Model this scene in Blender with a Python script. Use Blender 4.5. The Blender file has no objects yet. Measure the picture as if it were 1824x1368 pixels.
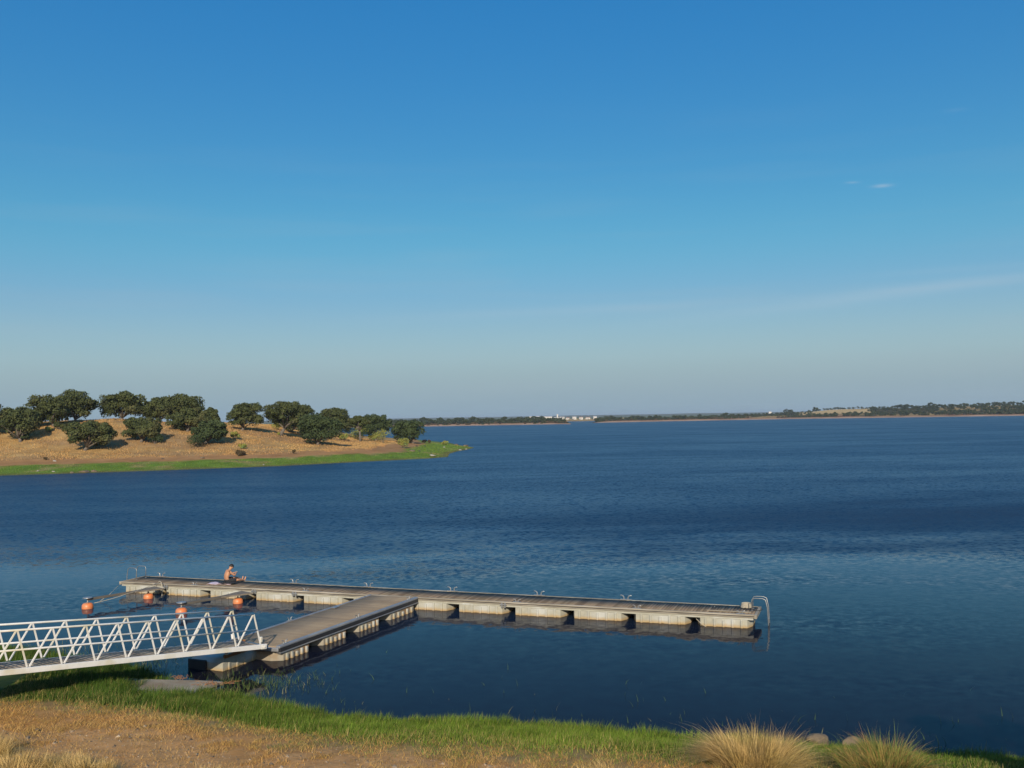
import bpy, math, random
import numpy as np
from mathutils import Vector, Matrix
R = math.radians
random.seed(7); rng = np.random.default_rng(7)
S = bpy.context.scene
COL = S.collection

# ------------------------------------------------------------------ camera
F, HY, ROLL, EYE = 1700.0, 745.0, R(1.0), 7.8          # focal length in photo pixels, horizon row, roll, eye height
PITCH = math.atan((HY - 684) / F)
cam = bpy.data.cameras.new('camera'); co = bpy.data.objects.new('camera', cam); COL.objects.link(co)
cam.sensor_width = 36; cam.lens = 36 * F / 1824; cam.clip_start = .1; cam.clip_end = 30000
co.matrix_world = (Matrix.Translation((0, 0, EYE)) @ Matrix.Rotation(math.pi / 2 + PITCH, 4, 'X')
                   @ Matrix.Rotation(-ROLL, 4, 'Z'))
S.camera = co
# ------------------------------------------------------------------ sky and sun
SUN_EL, SUN_AZ = 25.0, 181.0                            # sun stands behind the camera
w = bpy.data.worlds.new('World'); S.world = w; w.use_nodes = True
nt = w.node_tree; nt.nodes.clear()
def N(nt, t, **k):
    n = nt.nodes.new(t)
    for a, b in k.items(): setattr(n, a, b)
    return n
out = N(nt, 'ShaderNodeOutputWorld'); bg = N(nt, 'ShaderNodeBackground'); sky = N(nt, 'ShaderNodeTexSky')
sky.sky_type = 'NISHITA'; sky.sun_disc = False; sky.sun_elevation = R(SUN_EL); sky.sun_rotation = R(SUN_AZ)
sky.altitude = 150; sky.air_density = 1.0; sky.dust_density = 1.4; sky.ozone_density = 3.0
# the camera's rendering of the clear sky: richer blue, gentler fall-off towards the zenith
SKY = .085
hs = N(nt, 'ShaderNodeSeparateColor', mode='HSV'); hc = N(nt, 'ShaderNodeCombineColor', mode='HSV'); nt.links.new(sky.outputs[0], hs.inputs[0]); 
def wm(op, a, b):
    n = N(nt, 'ShaderNodeMath', operation=op)
    for i, x in enumerate((a, b)):
        if isinstance(x, (int, float)): n.inputs[i].default_value = x
        elif x is not None: nt.links.new(x, n.inputs[i])
    return n.outputs[0]
sat = wm('MINIMUM', wm('ADD', wm('MULTIPLY', hs.outputs[1], 1.39), -.01), .955); nt.links.new(sat, hc.inputs[1])
nt.links.new(wm('SUBTRACT', hs.outputs[0], wm('MULTIPLY', wm('EXPONENT', wm('MULTIPLY', wm('POWER', wm('DIVIDE', wm('ABSOLUTE', wm('SUBTRACT', sat, .81), None), .10), 2.0), -1.0), None), .017)), hc.inputs[0])
nt.links.new(wm('MULTIPLY', wm('POWER', wm('MULTIPLY', hs.outputs[2], SKY / .6), .42), .648 / SKY), hc.inputs[2])
# thin cirrus, a property of the sky by direction
tc = N(nt, 'ShaderNodeTexCoord'); mp = N(nt, 'ShaderNodeMapping'); mp.inputs['Scale'].default_value = (2.2, 2.2, 26)
mp.inputs['Rotation'].default_value = (0, R(3), 0)
no = N(nt, 'ShaderNodeTexNoise'); no.inputs['Scale'].default_value = 1.6; no.inputs['Detail'].default_value = 7
cr = N(nt, 'ShaderNodeMapRange'); cr.inputs[1].default_value = .52; cr.inputs[2].default_value = .78; cr.inputs[4].default_value = .16
mx = N(nt, 'ShaderNodeMixRGB'); mx.inputs[2].default_value = (4.6, 5.6, 6.4, 1)
sep = N(nt, 'ShaderNodeSeparateXYZ'); fd = N(nt, 'ShaderNodeMapRange'); fd.inputs[1].default_value = .32; fd.inputs[2].default_value = .1
mu = N(nt, 'ShaderNodeMath', operation='MULTIPLY')
L = nt.links.new
L(tc.outputs['Generated'], mp.inputs[0]); L(mp.outputs[0], no.inputs[0]); L(no.outputs[0], cr.inputs[0])
L(tc.outputs['Generated'], sep.inputs[0]); L(sep.outputs[2], fd.inputs[0])
L(cr.outputs[0], mu.inputs[0]); L(fd.outputs[0], mu.inputs[1]); L(mu.outputs[0], mx.inputs[0])
hz = N(nt, 'ShaderNodeMixRGB'); hz.inputs[2].default_value = (.275 / SKY, .395 / SKY, .490 / SKY, 1)   # pale haze low over the horizon, all round
L(wm('MULTIPLY', wm('EXPONENT', wm('MULTIPLY', wm('POWER', wm('DIVIDE', wm('MAXIMUM', sep.outputs[2], 0.0), .085), 2.0), -1.0), None), .92), hz.inputs[0]); L(hc.outputs[0], hz.inputs[1])
cl = None
dvx, dvz = wm('DIVIDE', sep.outputs[0], wm('MAXIMUM', sep.outputs[1], .05)), wm('DIVIDE', sep.outputs[2], wm('MAXIMUM', sep.outputs[1], .05))
for (u0, v0, su, sv, sl_, a_) in ((.3945, .2385, .0095, .0018, .06, .55), (.363, .2425, .007, .0013, .02, .3), (.475, .318, .012, .002, .1, .07), (.43, .128, .22, .007, .11, .22), (.50, .150, .10, .004, .05, .14), (.05, .112, .16, .005, .03, .12)):
    u_ = wm('SUBTRACT', dvx, u0); v_ = wm('SUBTRACT', wm('SUBTRACT', dvz, v0), wm('MULTIPLY', u_, sl_))
    q_ = wm('ADD', wm('POWER', wm('DIVIDE', u_, su), 2.0), wm('POWER', wm('DIVIDE', v_, sv), 2.0))
    m_ = wm('MULTIPLY', wm('EXPONENT', wm('MULTIPLY', q_, -1.0), None), a_); cl = m_ if cl is None else wm('ADD', cl, m_)
cl = wm('MULTIPLY', cl, wm('ADD', wm('MULTIPLY', no.outputs[0], 2.2), -.35))
c2 = N(nt, 'ShaderNodeMixRGB'); c2.inputs[2].default_value = (.55 / SKY, .62 / SKY, .68 / SKY, 1); L(cl, c2.inputs[0]); L(hz.outputs[0], c2.inputs[1])
L(c2.outputs[0], mx.inputs[1]); L(mx.outputs[0], bg.inputs[0]); bg.inputs[1].default_value = SKY
L(bg.outputs[0], out.inputs[0])
sl = bpy.data.lights.new('sun', 'SUN'); sl.energy = 4.4; sl.angle = R(.53); sl.color = (1, .86, .68)
so = bpy.data.objects.new('sun', sl); COL.objects.link(so)
az = R(SUN_AZ); d = Vector((math.sin(az) * math.cos(R(SUN_EL)), math.cos(az) * math.cos(R(SUN_EL)), math.sin(R(SUN_EL))))
so.rotation_euler = d.to_track_quat('Z', 'Y').to_euler(); so.location = (0, -20, 40)
S.view_settings.view_transform = 'Standard'; S.view_settings.look = 'None'; S.view_settings.exposure = 0; S.view_settings.gamma = 1
S.render.engine = 'CYCLES'

# ------------------------------------------------------------------ layout helpers: where a photographed point lies on a level plane
_c, _s = math.cos(ROLL), math.sin(ROLL); _cp, _sp = math.cos(PITCH), math.sin(PITCH)
def ray(px, py):
    u, v = px - 912, 684 - py
    u2, v2 = u * _c + v * _s, -u * _s + v * _c
    return u2, F * _cp - v2 * _sp, F * _sp + v2 * _cp
def P(px, py, z=0.0):
    x, y, zz = ray(px, py); t = (z - EYE) / zz
    return Vector((x * t, y * t, z))
def PD(px, py, D):
    x, y, zz = ray(px, py); t = D / y
    return Vector((x * t, D, EYE + zz * t))
def hor(px): return HY - (px - 912) * math.tan(ROLL)

def vn(x, y, s=1.0, seed=0):                            # value noise 0..1
    x = np.asarray(x, float) * s + seed * 17.3; y = np.asarray(y, float) * s + seed * 5.7
    xi, yi = np.floor(x).astype(np.int64), np.floor(y).astype(np.int64); fx, fy = x - xi, y - yi
    fx = fx * fx * (3 - 2 * fx); fy = fy * fy * (3 - 2 * fy)
    def h(a, b):
        n = (a * 374761393 + b * 668265263 + seed * 1442695) & 0xffffffff
        n = ((n ^ (n >> 13)) * 1274126177) & 0xffffffff
        return ((n ^ (n >> 16)) & 0xffff) / 65535.0
    return (h(xi, yi) * (1 - fx) + h(xi + 1, yi) * fx) * (1 - fy) + (h(xi, yi + 1) * (1 - fx) + h(xi + 1, yi + 1) * fx) * fy
def fbm(x, y, s=1.0, seed=0, o=4):
    a, t, r = 1, 0, 0
    for i in range(o): r = r + a * vn(x, y, s * 2 ** i, seed + i); t += a; a *= .5
    return r / t
def poly_sd(X, Y, poly):                                # signed distance, positive inside
    X = np.asarray(X, float); Y = np.asarray(Y, float); dm = np.full(X.shape, 1e9); ins = np.zeros(X.shape, bool)
    n = len(poly)
    for i in range(n):
        ax, ay = poly[i]; bx, by = poly[(i + 1) % n]; ex, ey = bx - ax, by - ay
        t = np.clip(((X - ax) * ex + (Y - ay) * ey) / (ex * ex + ey * ey + 1e-9), 0, 1)
        dm = np.minimum(dm, np.hypot(X - ax - t * ex, Y - ay - t * ey))
        c = ((ay > Y) != (by > Y)) & (X < (bx - ax) * (Y - ay) / ((by - ay) if by != ay else 1e-9) + ax)
        ins ^= c
    return np.where(ins, dm, -dm)
def sst(a, b, x):
    t = np.clip((x - a) / (b - a), 0, 1); return t * t * (3 - 2 * t)

# ------------------------------------------------------------------ object helpers
def tag(o, label=None, cat=None, group=None, kind=None):
    if label: o['label'] = label
    if cat: o['category'] = cat
    if group: o['group'] = group
    if kind: o['kind'] = kind
    return o
def thing(name, label, cat, loc=(0, 0, 0), rz=0.0, group=None):
    o = bpy.data.objects.new(name, None); COL.objects.link(o); o.empty_display_size = .3
    o.location = loc; o.rotation_euler = (0, 0, rz)
    return tag(o, label, cat, group)
def mesh_np(name, V, Fc, mat, parent=None, col=None, smooth=False, loc=None):
    me = bpy.data.meshes.new(name); V = np.asarray(V, np.float32); Fc = np.asarray(Fc, np.int32); k = Fc.shape[1]
    me.vertices.add(len(V)); me.vertices.foreach_set('co', V.ravel())
    me.loops.add(Fc.size); me.loops.foreach_set('vertex_index', Fc.ravel())
    me.polygons.add(len(Fc)); me.polygons.foreach_set('loop_start', np.arange(0, Fc.size, k, dtype=np.int32))
    try: me.polygons.foreach_set('loop_total', np.full(len(Fc), k, np.int32))
    except Exception: pass
    if smooth: me.polygons.foreach_set('use_smooth', np.ones(len(Fc), bool))
    me.update(calc_edges=True)
    if col is not None:
        a = me.color_attributes.new('Col', 'FLOAT_COLOR', 'POINT')
        c = np.ones((len(V), 4), np.float32); c[:, :3] = col; a.data.foreach_set('color', c.ravel())
    me.materials.append(mat)
    o = bpy.data.objects.new(name, me); COL.objects.link(o)
    if parent: o.parent = parent
    if loc is not None: o.location = loc
    return o
class MB:
    def __init__(s): s.v = []; s.f = []
    def add(s, v, f):
        n = len(s.v); s.v += [tuple(p) for p in v]; s.f += [tuple(i + n for i in q) for q in f]; return s
    def box(s, x0, x1, y0, y1, z0, z1, M=None, bev=0.0):
        b = min(bev, (x1 - x0) * .4, (y1 - y0) * .4, (z1 - z0) * .4)
        if b <= 0:
            v = [Vector((x, y, z)) for z in (z0, z1) for x, y in ((x0, y0), (x1, y0), (x1, y1), (x0, y1))]
            f = [(0, 3, 2, 1), (4, 5, 6, 7), (0, 1, 5, 4), (1, 2, 6, 5), (2, 3, 7, 6), (3, 0, 4, 7)]
        else:
            v = []
            for z, i in ((z0, b), (z0 + b, 0), (z1 - b, 0), (z1, b)):
                v += [Vector(p + (z,)) for p in ((x0 + i + b * (i == 0), y0 + i), (x1 - i - b * (i == 0), y0 + i), (x1 - i, y0 + i + b * (i == 0)), (x1 - i, y1 - i - b * (i == 0)),
                                              (x1 - i - b * (i == 0), y1 - i), (x0 + i + b * (i == 0), y1 - i), (x0 + i, y1 - i - b * (i == 0)), (x0 + i, y0 + i + b * (i == 0)))]
            f = [tuple(range(7, -1, -1)), tuple(range(24, 32))]
            for r in range(3):
                for k in range(8): k2 = (k + 1) % 8; f.append((r * 8 + k, r * 8 + k2, r * 8 + 8 + k2, r * 8 + 8 + k))
        if M is not None: v = [M @ p for p in v]
        return s.add(v, f)
    def tube(s, pts, r, n=8, cap=True, flat=1.0):
        pts = [Vector(p) for p in pts]; rr = r if isinstance(r, (list, tuple)) else [r] * len(pts)
        v, f = [], []; up = Vector((0, 0, 1)); prev = None
        for i, p in enumerate(pts):
            t = (pts[min(i + 1, len(pts) - 1)] - pts[max(i - 1, 0)]).normalized()
            a = (prev if prev is not None else (up if abs(t.z) < .9 else Vector((1, 0, 0))))
            a = (a - t * a.dot(t)).normalized(); b = t.cross(a); prev = a
            for k in range(n):
                th = 2 * math.pi * (k + .5) / n
                v.append(p + (a * math.cos(th) * flat + b * math.sin(th)) * rr[i])
        for i in range(len(pts) - 1):
            for k in range(n): k2 = (k + 1) % n; f.append((i * n + k, i * n + k2, i * n + n + k2, i * n + n + k))
        if cap: f.append(tuple(range(n - 1, -1, -1))); f.append(tuple((len(pts) - 1) * n + k for k in range(n)))
        return s.add(v, f)
    def bar(s, p0, p1, w, h, up=(0, 0, 1)):
        p0, p1 = Vector(p0), Vector(p1); t = (p1 - p0).normalized(); u = Vector(up); b = t.cross(u)
        b = b.normalized() * w / 2; a = b.cross(t).normalized() * h / 2
        v = [p + i * b + j * a for p in (p0, p1) for i, j in ((-1, -1), (1, -1), (1, 1), (-1, 1))]
        return s.add(v, [(0, 1, 2, 3), (7, 6, 5, 4), (0, 4, 5, 1), (1, 5, 6, 2), (2, 6, 7, 3), (3, 7, 4, 0)])
    def lathe(s, prof, n=20, c=(0, 0, 0)):
        c = Vector(c); v = [c + Vector((r * math.cos(2 * math.pi * k / n), r * math.sin(2 * math.pi * k / n), z)) for r, z in prof for k in range(n)]
        f = [(i * n + k, i * n + (k + 1) % n, i * n + n + (k + 1) % n, i * n + n + k) for i in range(len(prof) - 1) for k in range(n)]
        f += [tuple(range(n - 1, -1, -1)), tuple((len(prof) - 1) * n + k for k in range(n))]
        return s.add(v, f)
    def build(s, name, mat, parent=None, smooth=False, loc=None, rot=None):
        me = bpy.data.meshes.new(name); me.from_pydata([tuple(p) for p in s.v], [], s.f); me.update()
        if smooth: me.polygons.foreach_set('use_smooth', [True] * len(me.polygons))
        me.materials.append(mat)
        import bmesh
        bm = bmesh.new(); bm.from_mesh(me); bmesh.ops.recalc_face_normals(bm, faces=bm.faces); bm.to_mesh(me); bm.free()
        o = bpy.data.objects.new(name, me); COL.objects.link(o)
        if parent: o.parent = parent
        if loc is not None: o.location = loc
        if rot is not None: o.rotation_euler = rot
        return o
def copy_tree(o, parent=None):
    c = o.copy(); COL.objects.link(c); c.parent = parent
    for ch in [q for q in o.children]: copy_tree(ch, c)
    return c

# ------------------------------------------------------------------ materials
def mat(name, c1, c2=None, scale=4.0, rough=.7, metal=0.0, bump=0.0, bscale=None, attr=False, detail=5, stretch=None, spec=.5, coords='Object', c3=None, s3=.6, sheen=0):
    m = bpy.data.materials.new(name); m.use_nodes = True; t = m.node_tree; b = t.nodes['Principled BSDF']
    b.inputs['Roughness'].default_value = rough; b.inputs['Metallic'].default_value = metal
    b.inputs['Specular IOR Level'].default_value = spec
    tc = N(t, 'ShaderNodeTexCoord'); mp = N(t, 'ShaderNodeMapping'); t.links.new(tc.outputs[coords], mp.inputs[0])
    if stretch: mp.inputs['Scale'].default_value = stretch
    n = N(t, 'ShaderNodeTexNoise'); n.inputs['Scale'].default_value = scale; n.inputs['Detail'].default_value = detail; n.inputs['Roughness'].default_value = .6
    t.links.new(mp.outputs[0], n.inputs[0])
    rp = N(t, 'ShaderNodeValToRGB'); rp.color_ramp.elements[0].position = .32; rp.color_ramp.elements[1].position = .68
    c2 = c2 or tuple(x * .7 for x in c1)
    rp.color_ramp.elements[0].color = (*c1, 1); rp.color_ramp.elements[1].color = (*c2, 1)
    t.links.new(n.outputs[0], rp.inputs[0]); o = rp.outputs[0]
    if c3:
        n3 = N(t, 'ShaderNodeTexNoise'); n3.inputs['Scale'].default_value = s3; n3.inputs['Detail'].default_value = 3
        t.links.new(mp.outputs[0], n3.inputs[0])
        r3 = N(t, 'ShaderNodeMapRange'); r3.inputs[1].default_value = .5; r3.inputs[2].default_value = .68; t.links.new(n3.outputs[0], r3.inputs[0])
        m3 = N(t, 'ShaderNodeMixRGB'); m3.inputs[2].default_value = (*c3, 1); t.links.new(r3.outputs[0], m3.inputs[0]); t.links.new(o, m3.inputs[1]); o = m3.outputs[0]
    if attr:
        a = N(t, 'ShaderNodeVertexColor', layer_name='Col'); m2 = N(t, 'ShaderNodeMixRGB', blend_type='MULTIPLY'); m2.inputs[0].default_value = 1
        t.links.new(a.outputs[0], m2.inputs[1]); t.links.new(o, m2.inputs[2]); o = m2.outputs[0]
    t.links.new(o, b.inputs['Base Color'])
    if bump:
        bn = N(t, 'ShaderNodeTexNoise'); bn.inputs['Scale'].default_value = bscale or scale * 3; bn.inputs['Detail'].default_value = 6
        t.links.new(mp.outputs[0], bn.inputs[0]); bb = N(t, 'ShaderNodeBump'); bb.inputs['Strength'].default_value = bump; bb.inputs['Distance'].default_value = .05
        t.links.new(bn.outputs[0], bb.inputs['Height']); t.links.new(bb.outputs[0], b.inputs['Normal'])
    m['o'] = 0
    return m
def set_ramp_z(m, z0, z1, colour, amt=1.0, top=False):
    """a stain band between local heights z0 and z1"""
    t = m.node_tree; b = t.nodes['Principled BSDF']; src = b.inputs['Base Color'].links[0].from_socket
    g = N(t, 'ShaderNodeNewGeometry'); sp = N(t, 'ShaderNodeSeparateXYZ'); t.links.new(g.outputs['Position'], sp.inputs[0])
    n = N(t, 'ShaderNodeTexNoise'); n.inputs['Scale'].default_value = 3.5; n.inputs['Detail'].default_value = 4; t.links.new(g.outputs['Position'], n.inputs[0])
    ad = N(t, 'ShaderNodeMath', operation='MULTIPLY_ADD'); ad.inputs[1].default_value = .12; t.links.new(n.outputs[0], ad.inputs[0]); t.links.new(sp.outputs[2], ad.inputs[2])
    r = N(t, 'ShaderNodeMapRange'); r.inputs[1].default_value = z0; r.inputs[2].default_value = z1; r.inputs[3].default_value = amt; r.inputs[4].default_value = 0
    t.links.new(ad.outputs[0], r.inputs[0]); x = N(t, 'ShaderNodeMixRGB'); x.inputs[2].default_value = (*colour, 1)
    t.links.new(r.outputs[0], x.inputs[0]); t.links.new(src, x.inputs[1]); t.links.new(x.outputs[0], b.inputs['Base Color'])

W1 = (1, 1, 1)
m_ground = mat('bank soil', (1, 1, 1), (.74, .72, .70), 2.2, .95, bump=.4, bscale=9, attr=True, spec=.1, detail=9)
m_hill = mat('dry hillside', (1, 1, 1), (.68, .64, .6), .35, .95, attr=True, spec=.05, detail=8)
m_far = mat('far land', (1, 1, 1), (.55, .5, .48), .03, 1, attr=True, spec=0, detail=6)
m_blade = mat('grass blades', (1, 1, 1), (.7, .78, .6), 1.3, .75, attr=True, spec=.2)
m_tuft = mat('dry tufts', (1, 1, 1), (.75, .7, .65), .5, .9, attr=True, spec=.1)
m_leaf = mat('holm oak leaves', (.088, .105, .036), (.040, .052, .019), .6, .8, spec=.2, c3=(.115, .112, .044), s3=.25)
m_leaf2 = mat('dense oak leaves', (.062, .088, .030), (.034, .050, .019), .6, .75, spec=.25)
m_broom = mat('broom foliage', (.30, .27, .06), (.20, .24, .06), .9, .85, spec=.1, c3=(.19, .29, .12), s3=.5)
m_bark = mat('grey cork bark', (.20, .17, .14), (.10, .085, .07), 3, .9, bump=.5)
m_farleaf = mat('far foliage', (.060, .075, .032), (.035, .045, .022), .12, .9, spec=.05)
m_farscrub = mat('brown scrub', (.12, .085, .045), (.07, .06, .035), .1, .9, spec=.05)
m_white = mat('chipped white paint', (.84, .83, .79), (.77, .76, .71), 6, .45, c3=(.68, .63, .47), s3=1.1)
m_rust = mat('rusted steel', (.42, .20, .07), (.22, .10, .045), 9, .85, bump=.4)
m_galv = mat('galvanised metal', (.42, .43, .42), (.30, .31, .31), 8, .45, metal=.6)
m_steel = mat('stainless tube', (.42, .42, .40), (.30, .30, .29), 8, .4, metal=.6)
m_alu = mat('dull aluminium rail', (.33, .34, .35), (.25, .26, .27), 3, .5, metal=.35, c3=(.40, .39, .36), s3=.9)
m_black = mat('black rubber fender and shade', (.022, .022, .024), (.035, .033, .033), 5, .6)
m_plank = mat('grey weathered decking', (.235, .185, .13), (.15, .118, .085), 3, .85, attr=True, stretch=(1, 6, 1), spec=.2)
m_plank2 = mat('tan decking', (.36, .28, .185), (.27, .21, .145), 1.5, .85, attr=True, spec=.2, detail=8)
m_beam = mat('weathered timber rail', (.34, .30, .23), (.20, .18, .14), 5, .85, stretch=(.4, 5, 5), c3=(.48, .44, .36), s3=1.5)
m_gdeck = mat('gangway boards', (.30, .26, .20), (.19, .165, .13), 5, .9, attr=True)
m_float = mat('pale concrete float', (.46, .45, .37), (.34, .335, .27), 2.6, .85, bump=.2, c3=(.50, .51, .47), s3=1.3, detail=9)
set_ramp_z(m_float, .05, .19, (.46, .29, .09), .85); set_ramp_z(m_float, .02, .075, (.05, .05, .03), .8)
m_float2 = mat('stained concrete float', (.36, .35, .29), (.30, .23, .15), 3.0, .85, bump=.15, c3=(.33, .20, .10), s3=1.1)
m_conc = mat('ramp concrete', (.36, .33, .27), (.26, .235, .19), 1.5, .9, bump=.5, bscale=14, c3=(.22, .16, .11), s3=.8)
m_orange = mat('orange plastic float', (.80, .24, .075), (.72, .20, .06), 7, .42, c3=(.62, .26, .12), s3=2.5)
m_rope = mat('pale rope', (.50, .46, .36), (.36, .33, .26), 30, .9)
m_dark = mat('dark mesh', (.03, .03, .032), (.05, .05, .05), 8, .7)
m_skin = mat('sunlit skin', (.52, .27, .15), (.46, .225, .125), 6, .55)
m_hair = mat('short black hair', (.012, .010, .009), (.022, .018, .015), 60, .6)
m_shorts = mat('charcoal shorts', (.028, .030, .036), (.018, .019, .023), 12, .9)
m_towel = mat('pink striped towel', (.72, .52, .58), (.66, .60, .66), 14, .95, c3=(.45, .45, .62), s3=4)
m_rock = mat('shore rock', (.22, .165, .105), (.10, .08, .055), 3, .9, bump=.7, bscale=8)
m_rockw = mat('pale rock', (.42, .40, .36), (.28, .26, .23), 3, .9, bump=.6)
m_wall = mat('whitewashed wall', (.62, .61, .58), (.54, .52, .49), .2, .9)
m_roof = mat('terracotta roof', (.34, .19, .12), (.27, .15, .10), .4, .9)
m_win = mat('dark window', (.04, .045, .05), (.03, .03, .035), 2, .3)

# ------------------------------------------------------------------ water
def water_material():
    m = bpy.data.materials.new('lake water'); m.use_nodes = True; t = m.node_tree; b = t.nodes['Principled BSDF']; L = t.links.new
    b.inputs['Base Color'].default_value = (.004, .014, .026, 1); b.inputs['IOR'].default_value = 1.333
    g = N(t, 'ShaderNodeNewGeometry')
    def M_(op, a, b_=None, c=None):
        n = N(t, 'ShaderNodeMath', operation=op)
        for i, x in enumerate((a, b_, c)):
            if x is None: continue
            if isinstance(x, (int, float)): n.inputs[i].default_value = x
            else: L(x, n.inputs[i])
        return n.outputs[0]
    def MR(x, a, b_, c=0, d=1):
        n = N(t, 'ShaderNodeMapRange', interpolation_type='SMOOTHSTEP'); L(x, n.inputs[0])
        for i, q in enumerate((a, b_, c, d)): n.inputs[i + 1].default_value = q
        return n.outputs[0]
    def noise(scale, det, st, col=False, rot=0):
        mp = N(t, 'ShaderNodeMapping'); mp.inputs['Scale'].default_value = st; mp.inputs['Rotation'].default_value = (0, 0, rot); L(g.outputs['Position'], mp.inputs[0])
        n = N(t, 'ShaderNodeTexNoise'); n.inputs['Scale'].default_value = scale; n.inputs['Detail'].default_value = det; L(mp.outputs[0], n.inputs[0])
        return n.outputs[1] if col else n.outputs[0]
    sp = N(t, 'ShaderNodeSeparateXYZ'); L(g.outputs['Position'], sp.inputs[0]); X, Y = sp.outputs[0], sp.outputs[1]
    # wind: calm lee water near the bank, ruffled beyond, in long patches
    pat = noise(1, 4, (.012, .035, 1), rot=R(8)); pat2 = noise(1, 5, (.05, .16, 1), rot=R(-5))
    edge = M_('ADD', M_('ADD', Y, M_('MULTIPLY', X, -.12)), M_('MULTIPLY', M_('SUBTRACT', pat, .5), 26))
    windy = MR(edge, 50, 74)
    gx_ = M_('DIVIDE', M_('SUBTRACT', M_('ADD', X, M_('MULTIPLY', M_('SUBTRACT', pat2, .5), 60)), 30), 30)
    gy_ = M_('DIVIDE', M_('SUBTRACT', M_('ADD', Y, M_('MULTIPLY', M_('SUBTRACT', pat2, .5), 40)), M_('MULTIPLY_ADD', X, .12, 64)), 15)
    gust = M_('EXPONENT', M_('MULTIPLY', M_('ADD', M_('MULTIPLY', gx_, gx_), M_('MULTIPLY', gy_, gy_)), -1.0))
    patch = M_('ADD', M_('MULTIPLY', MR(pat, .40, .62), .55), M_('MULTIPLY', MR(pat2, .38, .64), .45))
    amp = M_('ADD', M_('ADD', M_('MULTIPLY', windy, M_('MULTIPLY_ADD', patch, .14, .36)), M_('MULTIPLY', gust, .34)), M_('MULTIPLY_ADD', MR(pat2, .42, .62), .008, .009))
    L(M_('ADD', M_('ADD', M_('MULTIPLY', windy, M_('MULTIPLY_ADD', patch, .10, .17)), M_('MULTIPLY', gust, .30)), MR(edge, 40, 60, .05, .15)), b.inputs['Roughness'])
    bc = N(t, 'ShaderNodeMixRGB'); bc.inputs[1].default_value = (.009, .007, .011, 1); bc.inputs[2].default_value = (.009, .039, .088, 1)   # murky shallows, blue deep water
    L(MR(edge, 44, 72, .10, .5), b.inputs['Specular IOR Level'])
    L(MR(edge, 22, 60), bc.inputs[0]); L(bc.outputs[0], b.inputs['Base Color'])
    vec = None
    for (sc, det, st, rot, wgt) in ((3.6, 3, (.9, 1.05, 1), R(12), 1.15), (1.3, 2, (.85, 1.15, 1), R(-9), .38), (.35, 2, (.7, 1.1, 1), R(15), .10)):
        c = noise(sc, det, st, True, rot); s1 = N(t, 'ShaderNodeVectorMath', operation='SUBTRACT'); L(c, s1.inputs[0]); s1.inputs[1].default_value = (.5, .5, .5)
        s2 = N(t, 'ShaderNodeVectorMath', operation='SCALE'); L(s1.outputs[0], s2.inputs[0]); s2.inputs['Scale'].default_value = wgt * 3.6
        if vec is None: vec = s2.outputs[0]
        else:
            a = N(t, 'ShaderNodeVectorMath', operation='ADD'); L(vec, a.inputs[0]); L(s2.outputs[0], a.inputs[1]); vec = a.outputs[0]
    sv = N(t, 'ShaderNodeVectorMath', operation='SCALE'); L(vec, sv.inputs[0]); L(amp, sv.inputs['Scale'])
    sm = N(t, 'ShaderNodeVectorMath', operation='MULTIPLY'); L(sv.outputs[0], sm.inputs[0]); sm.inputs[1].default_value = (.8, 1, 0)
    ad = N(t, 'ShaderNodeVectorMath', operation='ADD'); L(sm.outputs[0], ad.inputs[0]); ad.inputs[1].default_value = (0, 0, 1)
    nn = N(t, 'ShaderNodeVectorMath', operation='NORMALIZE'); L(ad.outputs[0], nn.inputs[0]); L(nn.outputs[0], b.inputs['Normal'])
    return m
m_water = water_material()
wo = MB().add([(-4000, -60, 0), (4000, -60, 0), (4000, 3000, 0), (-4000, 3000, 0)], [(0, 1, 2, 3)]).build('water', m_water)
tag(wo, 'blue lake water, calm near the dock and ruffled further out', kind='structure')

# ------------------------------------------------------------------ near bank
sh_px = [(-500, 1110), (-200, 1135), (0, 1158), (60, 1164), (110, 1176), (200, 1188), (250, 1199), (300, 1226), (400, 1242), (480, 1258), (600, 1282), (700, 1288),
         (850, 1290), (1000, 1300), (1200, 1316), (1450, 1330), (1650, 1346), (1824, 1358), (2100, 1380), (2500, 1400)]
bank_poly = [(-90, 75), (-40, 42)] + [tuple(P(x, y)[:2]) for x, y in sh_px] + [(40, 19), (120, 8), (120, -60), (-90, -60)]
zbY = np.array([-60, -10, 0, 6, 10, 14, 17, 20, 23, 27, 45]); zbZ = np.array([9, 6.9, 6.15, 4.25, 2.6, 1.42, 1.12, .88, .66, .46, .4])
def bank_z(X, Y, d=None):
    X = np.asarray(X, float); Y = np.asarray(Y, float)
    if d is None: d = poly_sd(X, Y, bank_poly)
    zb = np.interp(Y, zbY, zbZ)
    z = zb * sst(-.2, 3.8, d) + .10 * (fbm(X, Y, .8, 3) - .5) * sst(0, 1.5, d) + .03 * (fbm(X, Y, 4, 5) - .5) * sst(2, 4, d)
    return np.where(d < 0, np.maximum(d * .22, -1.2) + .0, z + .01)
def ground_at(px, py, zf=bank_z, d0=12., d1=60., step=.05):
    Ds = np.arange(d0, d1, step); x, y, zz = ray(px, py); t = Ds / y
    gap = EYE + zz * t - zf(x * t, Ds)
    i = np.where(gap < 0)[0]; i = i[0] if len(i) else int(np.argmin(gap))
    return Vector((x * t[i], Ds[i], float(zf(np.array([x * t[i]]), np.array([Ds[i]]))[0])))
def grid(xs, ys, zf):
    X, Y = np.meshgrid(xs, ys); Z = zf(X, Y); V = np.stack([X, Y, Z], -1).reshape(-1, 3); nx, ny = len(xs), len(ys)
    i = np.arange(nx * ny).reshape(ny, nx); Fc = np.stack([i[:-1, :-1], i[:-1, 1:], i[1:, 1:], i[1:, :-1]], -1).reshape(-1, 4)
    return V, Fc
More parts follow.
